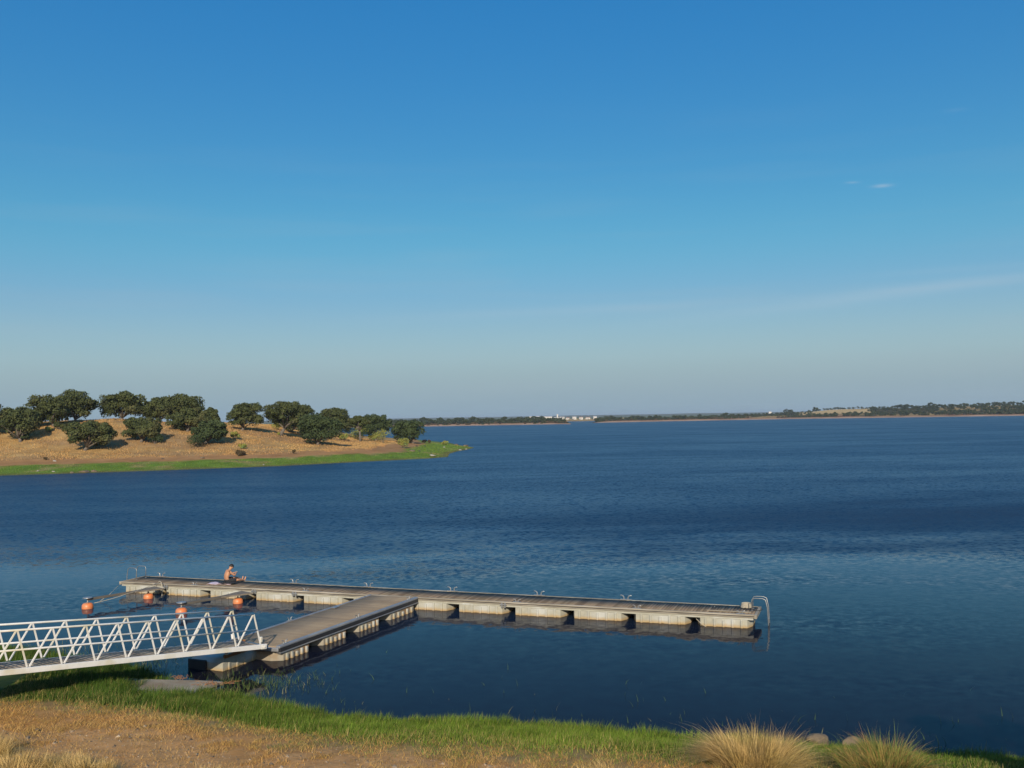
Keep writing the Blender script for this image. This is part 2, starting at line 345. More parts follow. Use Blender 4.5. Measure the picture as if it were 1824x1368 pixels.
def mixc(a, b, t): t = np.asarray(t)[..., None]; return np.asarray(a) * (1 - t) + np.asarray(b) * t
dry_poly = [tuple(ground_at(*q_)[:2]) for q_ in ((-500, 1230), (-100, 1240), (60, 1245), (160, 1250), (300, 1264), (420, 1284), (560, 1306), (750, 1322), (900, 1328), (1100, 1342), (1240, 1352), (1400, 1372), (1900, 1410))]
dry_poly += [(40, 8), (40, -50), (-80, -50), (-80, 28)]
track_poly = []
for q_ in ((-160, 1288), (150, 1299), (330, 1307), (520, 1322), (700, 1338), (900, 1352), (1040, 1366), (1150, 1395)): track_poly.append(tuple(ground_at(*q_)[:2]))
track_poly += [(8, 8), (-20, 8)]
def bank_colour(X, Y, d):
    n = fbm(X, Y, .45, 11); n2 = fbm(X, Y, 1.7, 13); n3 = fbm(X, Y, 5, 17)
    dd = 3.9 + poly_sd(X, Y, dry_poly) + (n - .5) * 1.3 + (n2 - .5) * .7
    c = np.broadcast_to(np.array([.055, .085, .022]), X.shape + (3,))
    c = mixc(c, (.34, .235, .10), sst(3.1, 4.4, dd))
    orange = mixc((.55, .27, .085), (.46, .27, .11), n2)
    c = mixc(c, orange, sst(4.3, 5.6, dd))
    grav = mixc((.70, .40, .165), (.46, .25, .10), n3)
    trk = sst(-.25, .5, poly_sd(X, Y, track_poly) + (n - .5) * 1.2 + (n2 - .5) * 1.0)
    trk = trk * sst(.40, .56, n2 * .6 + n * .4 + .04)
    return mixc(c, grav, trk), dd, trk
xs = np.concatenate([np.linspace(-90, -24, 40)[:-1], np.arange(-24, 17, .12), np.linspace(17, 120, 50)[1:]])
ys = np.concatenate([np.linspace(-60, 11, 60)[:-1], np.arange(11, 36, .12), np.linspace(36, 75, 30)[1:]])
V, Fc = grid(xs, ys, bank_z); dV = poly_sd(V[:, 0], V[:, 1], bank_poly)
keep = (dV[Fc] > -6).any(1); cc, _, _ = bank_colour(V[:, 0], V[:, 1], dV)
go = mesh_np('ground', V, Fc[keep], m_ground, col=cc, smooth=True)
tag(go, 'sloping lake bank of orange dry soil and gravel', kind='structure')

def blades(name, Pb, L_, Wd, lean, colr, m, tipc=None, curl=.5, bias=(0, 0), segs=2, parent=None):
    """tapered bent blades rooted at Pb"""
    n = len(Pb); th = rng.uniform(0, 2 * math.pi, n); dx = np.cos(th) * lean + bias[0]; dy = np.sin(th) * lean + bias[1]
    ph = rng.uniform(0, math.pi, n); wx = np.cos(ph) * Wd / 2; wy = np.sin(ph) * Wd / 2
    def pt(s, k):
        out = np.empty((n, 3)); out[:, 0] = Pb[:, 0] + dx * L_ * s ** (1 + curl) + wx * k; out[:, 1] = Pb[:, 1] + dy * L_ * s ** (1 + curl) + wy * k
        out[:, 2] = Pb[:, 2] + L_ * s * (1 - .25 * lean * s); return out
    rows = []
    for i in range(segs):
        s = i / segs; rows += [pt(s, -(1 - s * .6)), pt(s, (1 - s * .6))]
    rows.append(pt(1.0, 0)); K = 2 * segs + 1
    V = np.stack(rows, 1).reshape(-1, 3); b = np.arange(n) * K; F_ = []
    for i in range(segs - 1):
        F_ += [np.stack([b + 2 * i, b + 2 * i + 1, b + 2 * i + 3], 1), np.stack([b + 2 * i, b + 2 * i + 3, b + 2 * i + 2], 1)]
    F_.append(np.stack([b + 2 * segs - 2, b + 2 * segs - 1, b + 2 * segs], 1))
    C = np.repeat(colr[:, None, :], K, 1)
    if tipc is not None: C[:, -1] = tipc; C[:, -3:-1] = C[:, -3:-1] * .5 + np.asarray(tipc)[:, None, :] * .5 if np.ndim(tipc) == 2 else C[:, -3:-1]
    return mesh_np(name, V, np.concatenate(F_), m, parent, col=C.reshape(-1, 3))
# concrete boat ramp lying under the gangway and running into the lake
r_a, r_b, r_c, r_d = P(-160, 1196, .52), P(398, 1215, .035), P(345, 1236, .03), P(-160, 1240, .52)
ramp = MB(); vv = [r_a, r_b, r_c, r_d]; lo = [p - Vector((0, 0, .5)) for p in vv]
nseg = 14
top = []; 
for i in range(nseg + 1):
    t = i / nseg; jag = (random.random() - .5) * .08
    top += [r_a.lerp(r_b, t) + Vector((0, jag, .02)), r_d.lerp(r_c, t) + Vector((0, -jag, .02))]
n = len(top); ramp.add(top + [p - Vector((0, 0, .35)) for p in top],
    [(2 * i, 2 * i + 1, 2 * i + 3, 2 * i + 2) for i in range(nseg)] + [(n + 2 * i, 2 * i, 2 * i + 2, n + 2 * i + 2) for i in range(nseg)]
    + [(2 * i + 1, n + 2 * i + 1, n + 2 * i + 3, 2 * i + 3) for i in range(nseg)] + [(2 * nseg, 2 * nseg + 1, n + 2 * nseg + 1, n + 2 * nseg)])
tag(ramp.build('boat_ramp', m_conc), 'old concrete boat ramp slab sloping into the lake under the gangway', kind='structure')
ramp_poly = [tuple(p[:2]) for p in vv]

# green grass along the water
def scatter(n, x0, x1, y0, y1): return rng.uniform(x0, x1, n), rng.uniform(y0, y1, n)
Xs, Ys = scatter(1500000, -21, 15, 15.5, 35)
dS = poly_sd(Xs, Ys, bank_poly); okk = (dS > -.5) & (dS < 7.5); Xs, Ys, dS = Xs[okk], Ys[okk], dS[okk]
_, dd, trk = bank_colour(Xs, Ys, dS); rp_ = poly_sd(Xs, Ys, ramp_poly)
vis_ramp = (rp_ > -.05) & ((Xs > P(268, 1220).x) | (Xs < P(62, 1228).x))
dens = (1 - sst(2.9, 4.6, dd)) * sst(-.6, .25, dS) * (.55 + .45 * fbm(Xs, Ys, 1.2, 21))
okk = (rng.random(len(Xs)) < dens * .72) & ~vis_ramp
X, Y, D_ = Xs[okk], Ys[okk], dS[okk]; n = len(X); print('green blades', n)
hb = np.clip(.55 * fbm(X, Y, .55, 31) + .75 * vn(X, Y, 2.6, 33) ** 1.6 - .1, .05, 1.2); hmp = np.interp(X, [-18, -13, -8, -5, 2, 14], [.9, 1.25, 1.15, .95, .95, .75])
Lb = (.13 + .26 * hb) * rng.uniform(.6, 1.25, n) * hmp * (.55 + .45 * sst(4.5, 1.5, D_))
mt = fbm(X, Y, .8, 41)[:, None]; rnd = rng.random(n)[:, None]
yel = np.interp(X, [-18, -11, -6, 0, 8, 14], [.10, .18, .55, .8, .6, .35])[:, None]
cg = (np.array([.070, .150, .022]) * (1 - mt) + np.array([.120, .225, .030]) * mt)
cg = cg * (1 - yel * .6) + np.array([.240, .300, .035]) * yel * .6
cg = cg * (.55 + .8 * rnd) * np.interp(X, [-18, -9, -4, 14], [.66, .70, .92, .95])[:, None] * (.72 + .5 * vn(X, Y, 1.6, 35))[:, None]
old = (rng.random(n) < .06 + .32 * sst(2.0, 4.2, D_))[:, None]; cg = np.where(old, np.array([.36, .29, .11]) * (.6 + .7 * rnd), cg)
PB = np.stack([X, Y, bank_z(X, Y, D_) - .02], 1)
g1 = blades('green_grass', PB, Lb, rng.uniform(.008, .016, n), rng.uniform(.1, .55, n), cg, m_blade, bias=(.12, .05))
tag(g1, 'lush green grass along the edge of the lake', 'grass', kind='stuff')
# low dry grass behind it
Xs, Ys = scatter(680000, -19, 13, 13.5, 27); dS = poly_sd(Xs, Ys, bank_poly); okk = dS > 1.5; Xs, Ys, dS = Xs[okk], Ys[okk], dS[okk]
_, dd, trk = bank_colour(Xs, Ys, dS)
dens = sst(2.8, 4.2, dd) * (1 - .82 * trk) * sst(.3, .6, fbm(Xs, Ys, 1.4, 51) + .06)
okk = rng.random(len(Xs)) < dens * .75; X, Y, D_ = Xs[okk], Ys[okk], dS[okk]; n = len(X); print('dry blades', n)
rnd = rng.random(n)[:, None]; mt = fbm(X, Y, .9, 61)[:, None]
cd = (np.array([.56, .285, .085]) * (1 - mt) + np.array([.54, .36, .14]) * mt) * (.6 + .7 * rnd)
gr = (rng.random(n) < .55 * (1 - sst(3.5, 5.6, dd[okk])))[:, None]; cd = np.where(gr, np.array([.20, .25, .06]) * (.6 + .8 * rnd), cd)
PB = np.stack([X, Y, bank_z(X, Y, D_) - .015], 1)
g2 = blades('dry_grass', PB, rng.uniform(.03, .13, n) * (.6 + .8 * mt[:, 0]), rng.uniform(.006, .013, n), rng.uniform(.4, 1.3, n), cd, m_blade)
tag(g2, 'short sun-dried orange grass on the bank', 'dry grass', kind='stuff')
# blades of water grass standing in the shallows
Xs, Ys = scatter(150000, -20, 16, 17, 38); dS = poly_sd(Xs, Ys, bank_poly)
pools = np.zeros(len(Xs))
for (px, py, rx, ry, a) in ((450, 1222, 1.7, 1.3, 1.0), (390, 1232, 1.4, .7, 1.0), (250, 1180, 1.7, 1.2, .55), (180, 1185, 1.5, 1.2, .8), (60, 1165, 2.0, 1.0, .9), (500, 1205, 1.0, 1.0, .12), (340, 1180, 1.0, 1.0, .06)):
    c = P(px, py); pools = np.maximum(pools, a * np.exp(-(((Xs - c.x) / rx) ** 2 + ((Ys - c.y) / ry) ** 2) * 1.4))
edge = np.exp(-np.maximum(-dS, 0) / .32) * .28; sparse = np.exp(-np.maximum(-dS - .4, 0) / 1.6) * .035 * (vn(Xs, Ys, 1.1, 71) > .55)
okk = (dS < .1) & (dS > -7) & (rng.random(len(Xs)) < np.maximum(pools * sst(.25, .6, fbm(Xs, Ys, 2.2, 73) + .12), edge + sparse)); okk &= ~(poly_sd(Xs, Ys, ramp_poly) > -.02)
X, Y = Xs[okk], Ys[okk]; n = len(X); print('water blades', n); rnd = rng.random(n)[:, None]
g3 = blades('water_grass', np.stack([X, Y, np.full(n, -.05)], 1), rng.uniform(.10, .34, n), rng.uniform(.008, .014, n), rng.uniform(.1, .9, n),
            np.where(rnd < .22, [.28, .25, .11], [.085, .135, .035]) * (.6 + .8 * rng.random((n, 1))), m_blade)
tag(g3, 'thin green water grass poking out of the shallows', 'water grass', kind='stuff')
# gravel
Xs, Ys = scatter(60000, -18, 12, 13.5, 25); dS = poly_sd(Xs, Ys, bank_poly); _, dd, trk = bank_colour(Xs, Ys, dS)
okk = rng.random(len(Xs)) < trk * .42 * sst(.3, .6, fbm(Xs, Ys, .9, 81) + .1); X, Y, D_ = Xs[okk], Ys[okk], dS[okk]; n = len(X); print('pebbles', n)
base = np.array([[1, 0, 0], [-.5, .87, 0], [-.5, -.87, 0], [.3, .2, 1], [-.35, -.1, .9]]); sz = rng.uniform(.006, .024, n) * (1 + 1.8 * (rng.random(n) < .07)); th = rng.uniform(0, 6.28, n)
rx = base[None] * np.stack([sz * rng.uniform(.8, 1.5, n), sz, sz * rng.uniform(.5, .9, n)], 1)[:, None]; c, s_ = np.cos(th)[:, None], np.sin(th)[:, None]
V = np.stack([rx[..., 0] * c - rx[..., 1] * s_, rx[..., 0] * s_ + rx[..., 1] * c, rx[..., 2]], -1) + np.stack([X, Y, bank_z(X, Y, D_)], 1)[:, None]
ft = np.array([[0, 1, 4], [0, 4, 3], [1, 2, 4], [2, 0, 3], [2, 3, 4]]); Fc = (np.arange(n)[:, None, None] * 5 + ft).reshape(-1, 3)
cs = np.array([.56, .43, .28]) * rng.uniform(.35, 1.25, (n, 1)) * np.array([1, 1, 1]); pe = mesh_np('gravel', V.reshape(-1, 3), Fc, m_tuft, col=np.repeat(cs, 5, 0))
tag(pe, 'loose pale gravel scattered over the track', 'gravel', kind='stuff')

def rock(name, loc, sx, sy, sz, m, label, cat='rock', group=None, seed=0, rz=0.):
    import bmesh
    bm = bmesh.new(); bmesh.ops.create_icosphere(bm, subdivisions=3, radius=1)
    rr = np.random.default_rng(seed); ks = rr.normal(size=(7, 3)); ks /= np.linalg.norm(ks, axis=1)[:, None]; cut = rr.uniform(.45, .85, 7)
    for v in bm.verts:
        for k, c in zip(ks, cut):
            dd_ = v.co.dot(Vector(k))
            if dd_ > c: v.co -= Vector(k) * (dd_ - c) * .85
        v.co *= 1 + .05 * math.sin(v.co.x * 9 + seed) * math.cos(v.co.y * 7)
        v.co = Vector((v.co.x * sx, v.co.y * sy, v.co.z * sz))
    me = bpy.data.meshes.new(name); bm.to_mesh(me); bm.free(); me.materials.append(m); me.polygons.foreach_set('use_smooth', [True] * len(me.polygons))
    o = bpy.data.objects.new(name, me); COL.objects.link(o); o.location = loc; o.rotation_euler = (0, 0, rz); return tag(o, label, cat, group)
q = ground_at(1457, 1330); rock('boulder', q + Vector((0, 0, .10)), .32, .2, .20, m_rock, 'rounded tan boulder at the water edge between the two grass tussocks', seed=3)
q = ground_at(1519, 1334); rock('boulder', q + Vector((0, 0, .09)), .30, .2, .19, m_rock, 'brown boulder at the water edge half hidden by the greenish tussock', seed=5, rz=.5)
for i, (px, py, s_, lab) in enumerate(((1150 / 3.04, 1349, .035, 'dark grey stone on the gravel track'), (483, 1364, .06, 'reddish flat stone on the gravel near the bottom edge'),
                                       (66, 1303, .07, 'low brown stone in the orange dry grass at left'), (232, 1316, .05, 'small dark stone at the edge of the gravel track'))):
    q = ground_at(px, py); rock('stone', q + Vector((0, 0, s_ * .3)), s_, s_ * .8, s_ * .6, m_rock, lab, 'stone', seed=20 + i)
# driftwood twigs on the ramp
for (px, py, k, lab) in ((318, 1210, 0, 'small tangle of brown twigs on the ramp edge'), (383, 1219, 1, 'tangle of rusty twigs at the tip of the ramp')):
    b = MB(); q = P(px, py, .07)
    for i in range(14 + 10 * k):
        a = random.uniform(0, 6.28); l = random.uniform(.1, .3) * (1 + k * .6); c0 = q + Vector((random.uniform(-.25, .25) * (1 + k * .7), random.uniform(-.1, .1), 0))
        e = c0 + Vector((math.cos(a) * l, math.sin(a) * l * .6, random.uniform(0, .1))); b.tube([c0, (c0 + e) / 2 + Vector((0, 0, random.uniform(.02, .1))), e], .006, 4)
    tag(b.build('driftwood', m_rust), lab, 'driftwood')

def tussock(name, px, py, w_, h_, n, cols, label, lean=.75, base=.35, up=1.0):
    q = ground_at(px, py); t = thing(name, label, 'grass tussock', q)
    a = rng.uniform(0, 6.28, n); r = np.sqrt(rng.random(n)) * base; X = np.cos(a) * r; Y = np.sin(a) * r * .8
    Z = bank_z(X + q.x, Y + q.y) - q.z - .02
    nc = 34; ci = rng.integers(0, nc, n); ca = rng.uniform(0, 6.28, nc); cr_ = np.sqrt(rng.random(nc)) * base; ccx, ccy = np.cos(ca) * cr_, np.sin(ca) * cr_ * .8
    X = ccx[ci] + rng.normal(0, .07, n); Y = ccy[ci] + rng.normal(0, .06, n); a = ca[ci] + rng.normal(0, .45, n); hcl = rng.uniform(.55, 1.1, nc)[ci]; lcl = (rng.uniform(.3, 1.2, nc) * (.4 + .8 * cr_ / base))[ci]
    Z = bank_z(X + q.x, Y + q.y) - q.z - .02
    L_ = hcl * h_ * rng.uniform(.4, 1.0, n) ** .7 * (1 + .35 * (rng.random(n) < .06)) ; ln = lean * lcl * rng.uniform(.3, 1.5, n); pick = rng.integers(0, len(cols), n)
    C = np.array(cols)[pick] * rng.uniform(.55, 1.35, (n, 1))
    # lean outward from the centre
    segs = 4; K = 2 * segs + 1; a2 = a + rng.normal(0, .3, n); ph = rng.uniform(0, 3.14, n); Wd = rng.uniform(.005, .010, n)
    rows = []
    for i in range(segs + 1):
        s = i / segs; k = [(-(1 - s * .7)), (1 - s * .7)] if i < segs else [0]
        for kk in k:
            o_ = np.empty((n, 3)); o_[:, 0] = X + np.cos(a2) * ln * L_ * s ** 1.6 + np.cos(ph) * Wd * kk / 2; o_[:, 1] = Y + np.sin(a2) * ln * L_ * s ** 1.6 + np.sin(ph) * Wd * kk / 2
            o_[:, 2] = Z + L_ * (s - .42 * ln * s ** 2.4) * up; rows.append(o_)
    V = np.stack(rows, 1).reshape(-1, 3); b = np.arange(n) * K; F_ = []
    for i in range(segs - 1): F_ += [np.stack([b + 2 * i, b + 2 * i + 1, b + 2 * i + 3], 1), np.stack([b + 2 * i, b + 2 * i + 3, b + 2 * i + 2], 1)]
    F_.append(np.stack([b + 2 * segs - 2, b + 2 * segs - 1, b + 2 * segs], 1))
    o = mesh_np('blades', V, np.concatenate(F_), m_blade, t, col=np.repeat(C, K, 0)); o['kind'] = 'stuff'; return t
straw = [(.80, .56, .25), (.68, .46, .19), (.56, .38, .16), (.38, .25, .10)]
tussock('grass_tussock', 1348, 1374, 2.2, .86, 11000, straw, 'large straw-coloured dry grass tussock left of the two boulders', lean=1.15, base=.68)
tussock('grass_tussock', 1580, 1380, 2.2, .84, 7500, [(.22, .27, .06), (.15, .22, .045), (.50, .26, .10), (.46, .33, .12), (.34, .30, .09)], 'reddish green grass tussock right of the two boulders', lean=1.1, base=.66)
for i, (px, py, h_, n, lab) in enumerate(((20, 1385, .55, 3600, 'dry straw tussock in the bottom left corner'), (92, 1372, .42, 2400, 'second dry straw tussock from the bottom left corner'),
                                         (150, 1380, .5, 2200, 'thin dry tussock with tall stalks right of the corner tussocks'), (-30, 1350, .5, 2400, 'dry straw tussock cut by the left edge of the picture'),
                                         (375, 1388, .3, 500, 'wispy straw clump at the bottom edge of the gravel'), (1080, 1378, .25, 700, 'wispy straw clump at the bottom edge in the green grass'), (520, 1330, .14, 600, 'low russet clump between green grass and gravel'))):
    tussock('grass_tussock', px, py, 1.2, h_, n, straw if i < 6 else [(.30, .2, .09), (.2, .22, .08)], lab, lean=.9, base=.5)

# unseen bush added right of the view to cast shade over the bank's corner
r_ = np.random.default_rng(5); q = Vector((10.7, 11.8, float(bank_z(np.array([10.7]), np.array([11.8]))[0])))
shade_bush_root = thing('shade_bush', 'unseen tall bush added beyond the right edge to shade the bottom right corner', 'bush', q)
def late_shade_bush():
    cent = np.stack([r_.uniform(-1.5, 1.7, 40), r_.uniform(-1.2, 1.2, 40), r_.uniform(1.0, 3.3, 40)], 1); V, Fc = leaf_cloud(cent, r_.uniform(.35, .6, 40), 9000, .07, r_, .9); mesh_np('foliage', V, Fc, m_leaf, shade_bush_root)
    b = MB()
    for k in range(7): b.tube([(0, 0, -.2), Vector(cent[k]) * .5, cent[k]], [.07, .05, .02], 6)
    b.build('stems', m_bark, shade_bush_root)

# ------------------------------------------------------------------ main floating dock
def mean_dir(a, b): v = (b - a); v.z = 0; return v.normalized()
DZ = .5
nl, nr = P(297, 1040, DZ), P(1343, 1095.5, DZ); du = mean_dir(nl, nr); dn = Vector((-du.y, du.x, 0))
org = nl + du * ((P(214, 1036, DZ) - nl).dot(du)); org.z = 0
LEN = (nr - org).dot(du); WID = 1.68; ang = math.atan2(du.y, du.x); print('dock len', LEN)
def uof(px, py=None, z=DZ):
    py = 1040 + (px - 297) * 55.5 / 1046 if py is None else py
    return (P(px, py, z) - org).dot(du)
dock = thing('floating_dock', 'long main floating dock with grey plank deck and pale concrete floats', 'floating dock', org, ang)
def planks(x0, x1, y0, y1, z0, z1, pitch, gap, along='x', c=(1, 1, 1)):
    V, Fc, C = [], [], []; n = int((x1 - x0) / pitch); pitch = (x1 - x0) / n
    for i in range(n):
        a = x0 + i * pitch + gap / 2; b = a + pitch - gap; zz = z1 + random.uniform(-.004, .004); k = len(V); e0, e1 = y0 + random.uniform(0, .008), y1 - random.uniform(0, .008)
        bx = [(a, e0), (b, e0), (b, e1), (a, e1)]
        V += [(x, y, z0) for x, y in bx] + [(x, y, zz) for x, y in bx]
        Fc += [(k + 4, k + 5, k + 6, k + 7), (k, k + 1, k + 5, k + 4), (k + 1, k + 2, k + 6, k + 5), (k + 2, k + 3, k + 7, k + 6), (k + 3, k, k + 4, k + 7)]
        t = random.uniform(.62, 1.28); C += [(c[0] * t, c[1] * t * random.uniform(.97, 1.03), c[2] * t)] * 8
    return V, Fc, C
V, Fc, C = planks(.02, LEN - .02, .1, WID - .1, DZ - .05, DZ - .012, .118, .012)
pl = mesh_np('planks', V, Fc, m_plank, dock, col=np.array(C)); pl['kind'] = 'stuff'
# edge beams: weathered top rail, shadow groove, lower waling
for y0, y1, s in ((0, .1, -1), (WID - .1, WID, 1)):
    MB().box(0, LEN, y0, y1, DZ - .055, DZ, bev=.008).build('edge_beam', m_beam, dock)
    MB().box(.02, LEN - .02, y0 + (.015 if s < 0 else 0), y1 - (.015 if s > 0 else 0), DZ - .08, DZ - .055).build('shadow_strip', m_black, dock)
    MB().box(0, LEN, y0 - (.012 if s < 0 else 0), y1 + (.012 if s > 0 else 0), DZ - .12, DZ - .08, bev=.006).build('waling', m_beam, dock)
MB().box(.03, LEN - .03, .018, .10, DZ - .205, DZ - .1205, bev=.008).build('fascia', m_float, dock)
for x0, x1 in ((-.10, 0.0), (LEN, LEN + .1)): MB().box(x0, x1, -.01, WID + .01, DZ - .15, DZ - .004, bev=.01).build('end_beam', m_beam, dock)
def float_mesh(Lf, Wf, zt, m, side=-1, ribs=5, ch=.15, cd=.38):
    """pontoon with tapered corners and raised ribs on its long faces"""
    b = MB(); zs = [(-.35, 0), (zt - .06, 0), (zt, .03)]
    out = [(ch, 0), (Lf - ch, 0), (Lf, cd), (Lf, Wf - cd), (Lf - ch, Wf), (ch, Wf), (0, Wf - cd), (0, cd)]
    vs = []
    for z, i in zs:
        for (x, y) in out: vs.append((x + (i if x < Lf / 2 else -i), y + (i if y < Wf / 2 else -i), z))
    fs = [tuple(range(7, -1, -1)), tuple(range(16, 24))]
    for r in range(2):
        for k in range(8): fs.append((r * 8 + k, r * 8 + (k + 1) % 8, r * 8 + 8 + (k + 1) % 8, r * 8 + 8 + k))
    b.add(vs, fs)
    rb = MB()
    for i in range(ribs):
        x = ch + (Lf - 2 * ch) * (i + .6) / (ribs + .2); top_ = zt - (.07 if i % 4 != 2 else .12)
        for yy in (-1, 1):
            ya, yb = (-.06, .01) if yy < 0 else (Wf - .01, Wf + .06)
            rb.box(x - .045, x + .045, ya, yb, -.2, top_, bev=.012)
    return b, rb
gaps = [369.4, 450.8, 533.75, 621.7, 714, 810.8, 908.8, 1013.7, 1124.9, 1239.7]
us = [uof(x) for x in gaps]; sp_ = (us[-1] - us[0]) / 9; us = [us[-1] - sp_ * (9 - i) for i in range(-2, 10)]; print('spacing', sp_)
zt = DZ - .12; fl0 = None; gapw = .27
for u in us:
    u0, u1 = max(u, .12), min(u + sp_ - gapw, LEN - .12)
    if u == us[-1]: u1 = min(u + sp_ - gapw + .1, LEN - .1)
    if u1 - u0 < .5: continue
    b, rb = float_mesh(u1 - u0, WID - .06, zt - .003, m_float); o = b.build('float', m_float, dock); o.location = (u0, .03, random.uniform(-.012, .0)); rb.build('ribs', m_float, o)['kind'] = 'stuff'
MB().box(.15, LEN - .15, WID - .62, WID - .56, -.3, DZ - .11).build('gap_backing', m_black, dock)  # added black backing that keeps the gaps between the floats dark
# bearers seen in the gaps
for u in us:
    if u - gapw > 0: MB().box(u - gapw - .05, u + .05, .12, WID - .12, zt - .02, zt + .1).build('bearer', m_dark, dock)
def cleat_mesh():
    b = MB(); b.box(-.2, .2, -.05, .05, 0, .025, bev=.006)
    for s in (-1, 1): b.tube([(s * .07, 0, .02), (s * .075, 0, .09), (s * .10, 0, .13), (s * .16, 0, .155), (s * .2, 0, .15)], [.022, .02, .02, .017, .012], 7)
    return b
cl = cleat_mesh().build('cleat', m_galv)
COL.objects.unlink(cl)
def cleat(parent, x, y, z, s=1.15, rz=0):
    c = cl.copy(); COL.objects.link(c); c.parent = parent; c.location = (x, y, z); c.scale = (s, s, s); c.rotation_euler = (0, 0, rz); return c
for px, py in ((283.6, 1028), (524.4, 1039), (658, 1045), (807, 1052.5), (960, 1061), (1115.6, 1068)):
    u = (P(px, py, DZ) - org).dot(du); cleat(dock, u, WID - .05, DZ + .001, 1.15)
for px in (345, 543, 920, 1133.7, 1319): cleat(dock, uof(px), .055, DZ + .001, .8)
# connectors with bolts where dock sections join
for px in (525, 897, 296, 453):
    u = uof(px); b = MB(); b.box(u - .10, u - .03, -.05, -.013, DZ - .24, DZ - .03, bev=.01); b.box(u + .03, u + .10, -.05, -.013, DZ - .24, DZ - .03, bev=.01)
    b.tube([(u - .14, -.045, DZ - .12), (u + .14, -.045, DZ - .12)], .022, 8); b.build('connector', m_galv, dock)

# ------------------------------------------------------------------ access arm
a1, a0 = P(744, 1064.6, DZ), P(499, 1152, DZ); au = mean_dir(a0, a1); an = Vector((-au.y, au.x, 0))     # an points left
AW = 2.25; ALEN = (a1 - a0).length; 
# stretch the arm so that its far end butts against the main dock
arm = thing('floating_dock', 'wide tan access pontoon with black rubber sides joining the gangway to the main dock', 'floating dock', (a0.x, a0.y, 0), math.atan2(au.y, au.x))
def arm_len(yl):                                        # distance along the arm until it meets the near face of the main dock
    p = Vector((a0.x, a0.y, 0)) + an * yl; return (org - p).dot(dn) / au.dot(dn) - .03
V, Fc, C = [], [], []
npl = 74
for i in range(npl):
    a_, b_ = i / npl, (i + 1) / npl; k = len(V); g = .006
    pts = [(arm_len(.18) * a_ + g, .18), (arm_len(.18) * b_ - g, .18), (arm_len(AW - .1) * b_ - g, AW - .1), (arm_len(AW - .1) * a_ + g, AW - .1)]
    z = DZ - .012 + random.uniform(-.002, .002); V += [(x, y, DZ - .05) for x, y in pts] + [(x, y, z) for x, y in pts]
    Fc += [(k + 4, k + 5, k + 6, k + 7), (k, k + 1, k + 5, k + 4), (k + 1, k + 2, k + 6, k + 5), (k + 2, k + 3, k + 7, k + 6), (k + 3, k, k + 4, k + 7)]
    t = random.uniform(.9, 1.1); C += [(t, t, t)] * 8
pl = mesh_np('planks', V, Fc, m_plank2, arm, col=np.array(C)); pl['kind'] = 'stuff'
for y0, y1, nm in ((0, .17, 0), (AW - .1, AW, 1)):
    l_ = arm_len((y0 + y1) / 2) - .02
    MB().box(-.02, l_, y0, y1, DZ - .06, DZ + .015, bev=.015).build('edge_rail', m_alu, arm)
    s0, s1 = (y0 + .02, y1 - .02)
    MB().box(0, l_, (.005 if nm == 0 else s0), (s1 if nm == 0 else y1 - .005), DZ - .19, DZ - .06, bev=.01).build('fender_and_shade', m_black, arm)
    MB().box(0, l_, (-.015 if nm == 0 else s0), (s1 if nm == 0 else y1 + .015), DZ - .225, DZ - .19, bev=.006).build('lower_rail', m_alu, arm)
MB().box(-.1, -.02, .02, AW - .02, DZ - .17, DZ - .03, bev=.03).build('end_beam', m_alu, arm)
al = arm_len(1.0)
ax = [(P(px, py, .0) - Vector((a0.x, a0.y, 0))).dot(au) for px, py in ((508, 1173), (568, 1146), (634, 1122), (692, 1101))]
print('arm floats', ax, al)
sp2 = (al - .05) / 4
for i in range(4):
    x0 = .02 + i * sp2; Lf = sp2 - .45 if i < 3 else sp2 - .05
    b, rb = float_mesh(Lf, AW - .08, DZ - .225, m_float2, ribs=5, ch=.2, cd=.35); o = b.build('float', m_float2, arm); o.location = (x0, .04, 0); rb.build('ribs', m_float, o)['kind'] = 'stuff'
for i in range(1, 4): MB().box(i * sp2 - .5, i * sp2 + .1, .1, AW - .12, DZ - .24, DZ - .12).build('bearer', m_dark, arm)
for x in (.35, al * .52, al - .6): cleat(arm, x, .085, DZ + .016, .8)
cleat(arm, al * .38, AW - .05, DZ + .016, .8)
MB().box(al * .66, al * .66 + .35, AW - .28, AW - .11, DZ, DZ + .03, bev=.01).build('hatch_plate', m_galv, arm)

# ------------------------------------------------------------------ gangway
G0, G1 = P(464.5, 1150, .70), P(0, 1196, 1.62)
gx = (G1 - G0).normalized(); gy = Vector((gx.y, -gx.x, 0)).normalized()
if gy.y < 0: gy = -gy
gz = gx.cross(gy); 
if gz.z < 0: gz = -gz
gang = thing('gangway', 'white painted truss gangway leading from the bank down to the dock', 'gangway', G0)
gyl = gz.cross(gx).normalized()
MG = Matrix((gx, gyl, gz)).transposed().to_4x4(); gang.rotation_mode = 'QUATERNION'; 
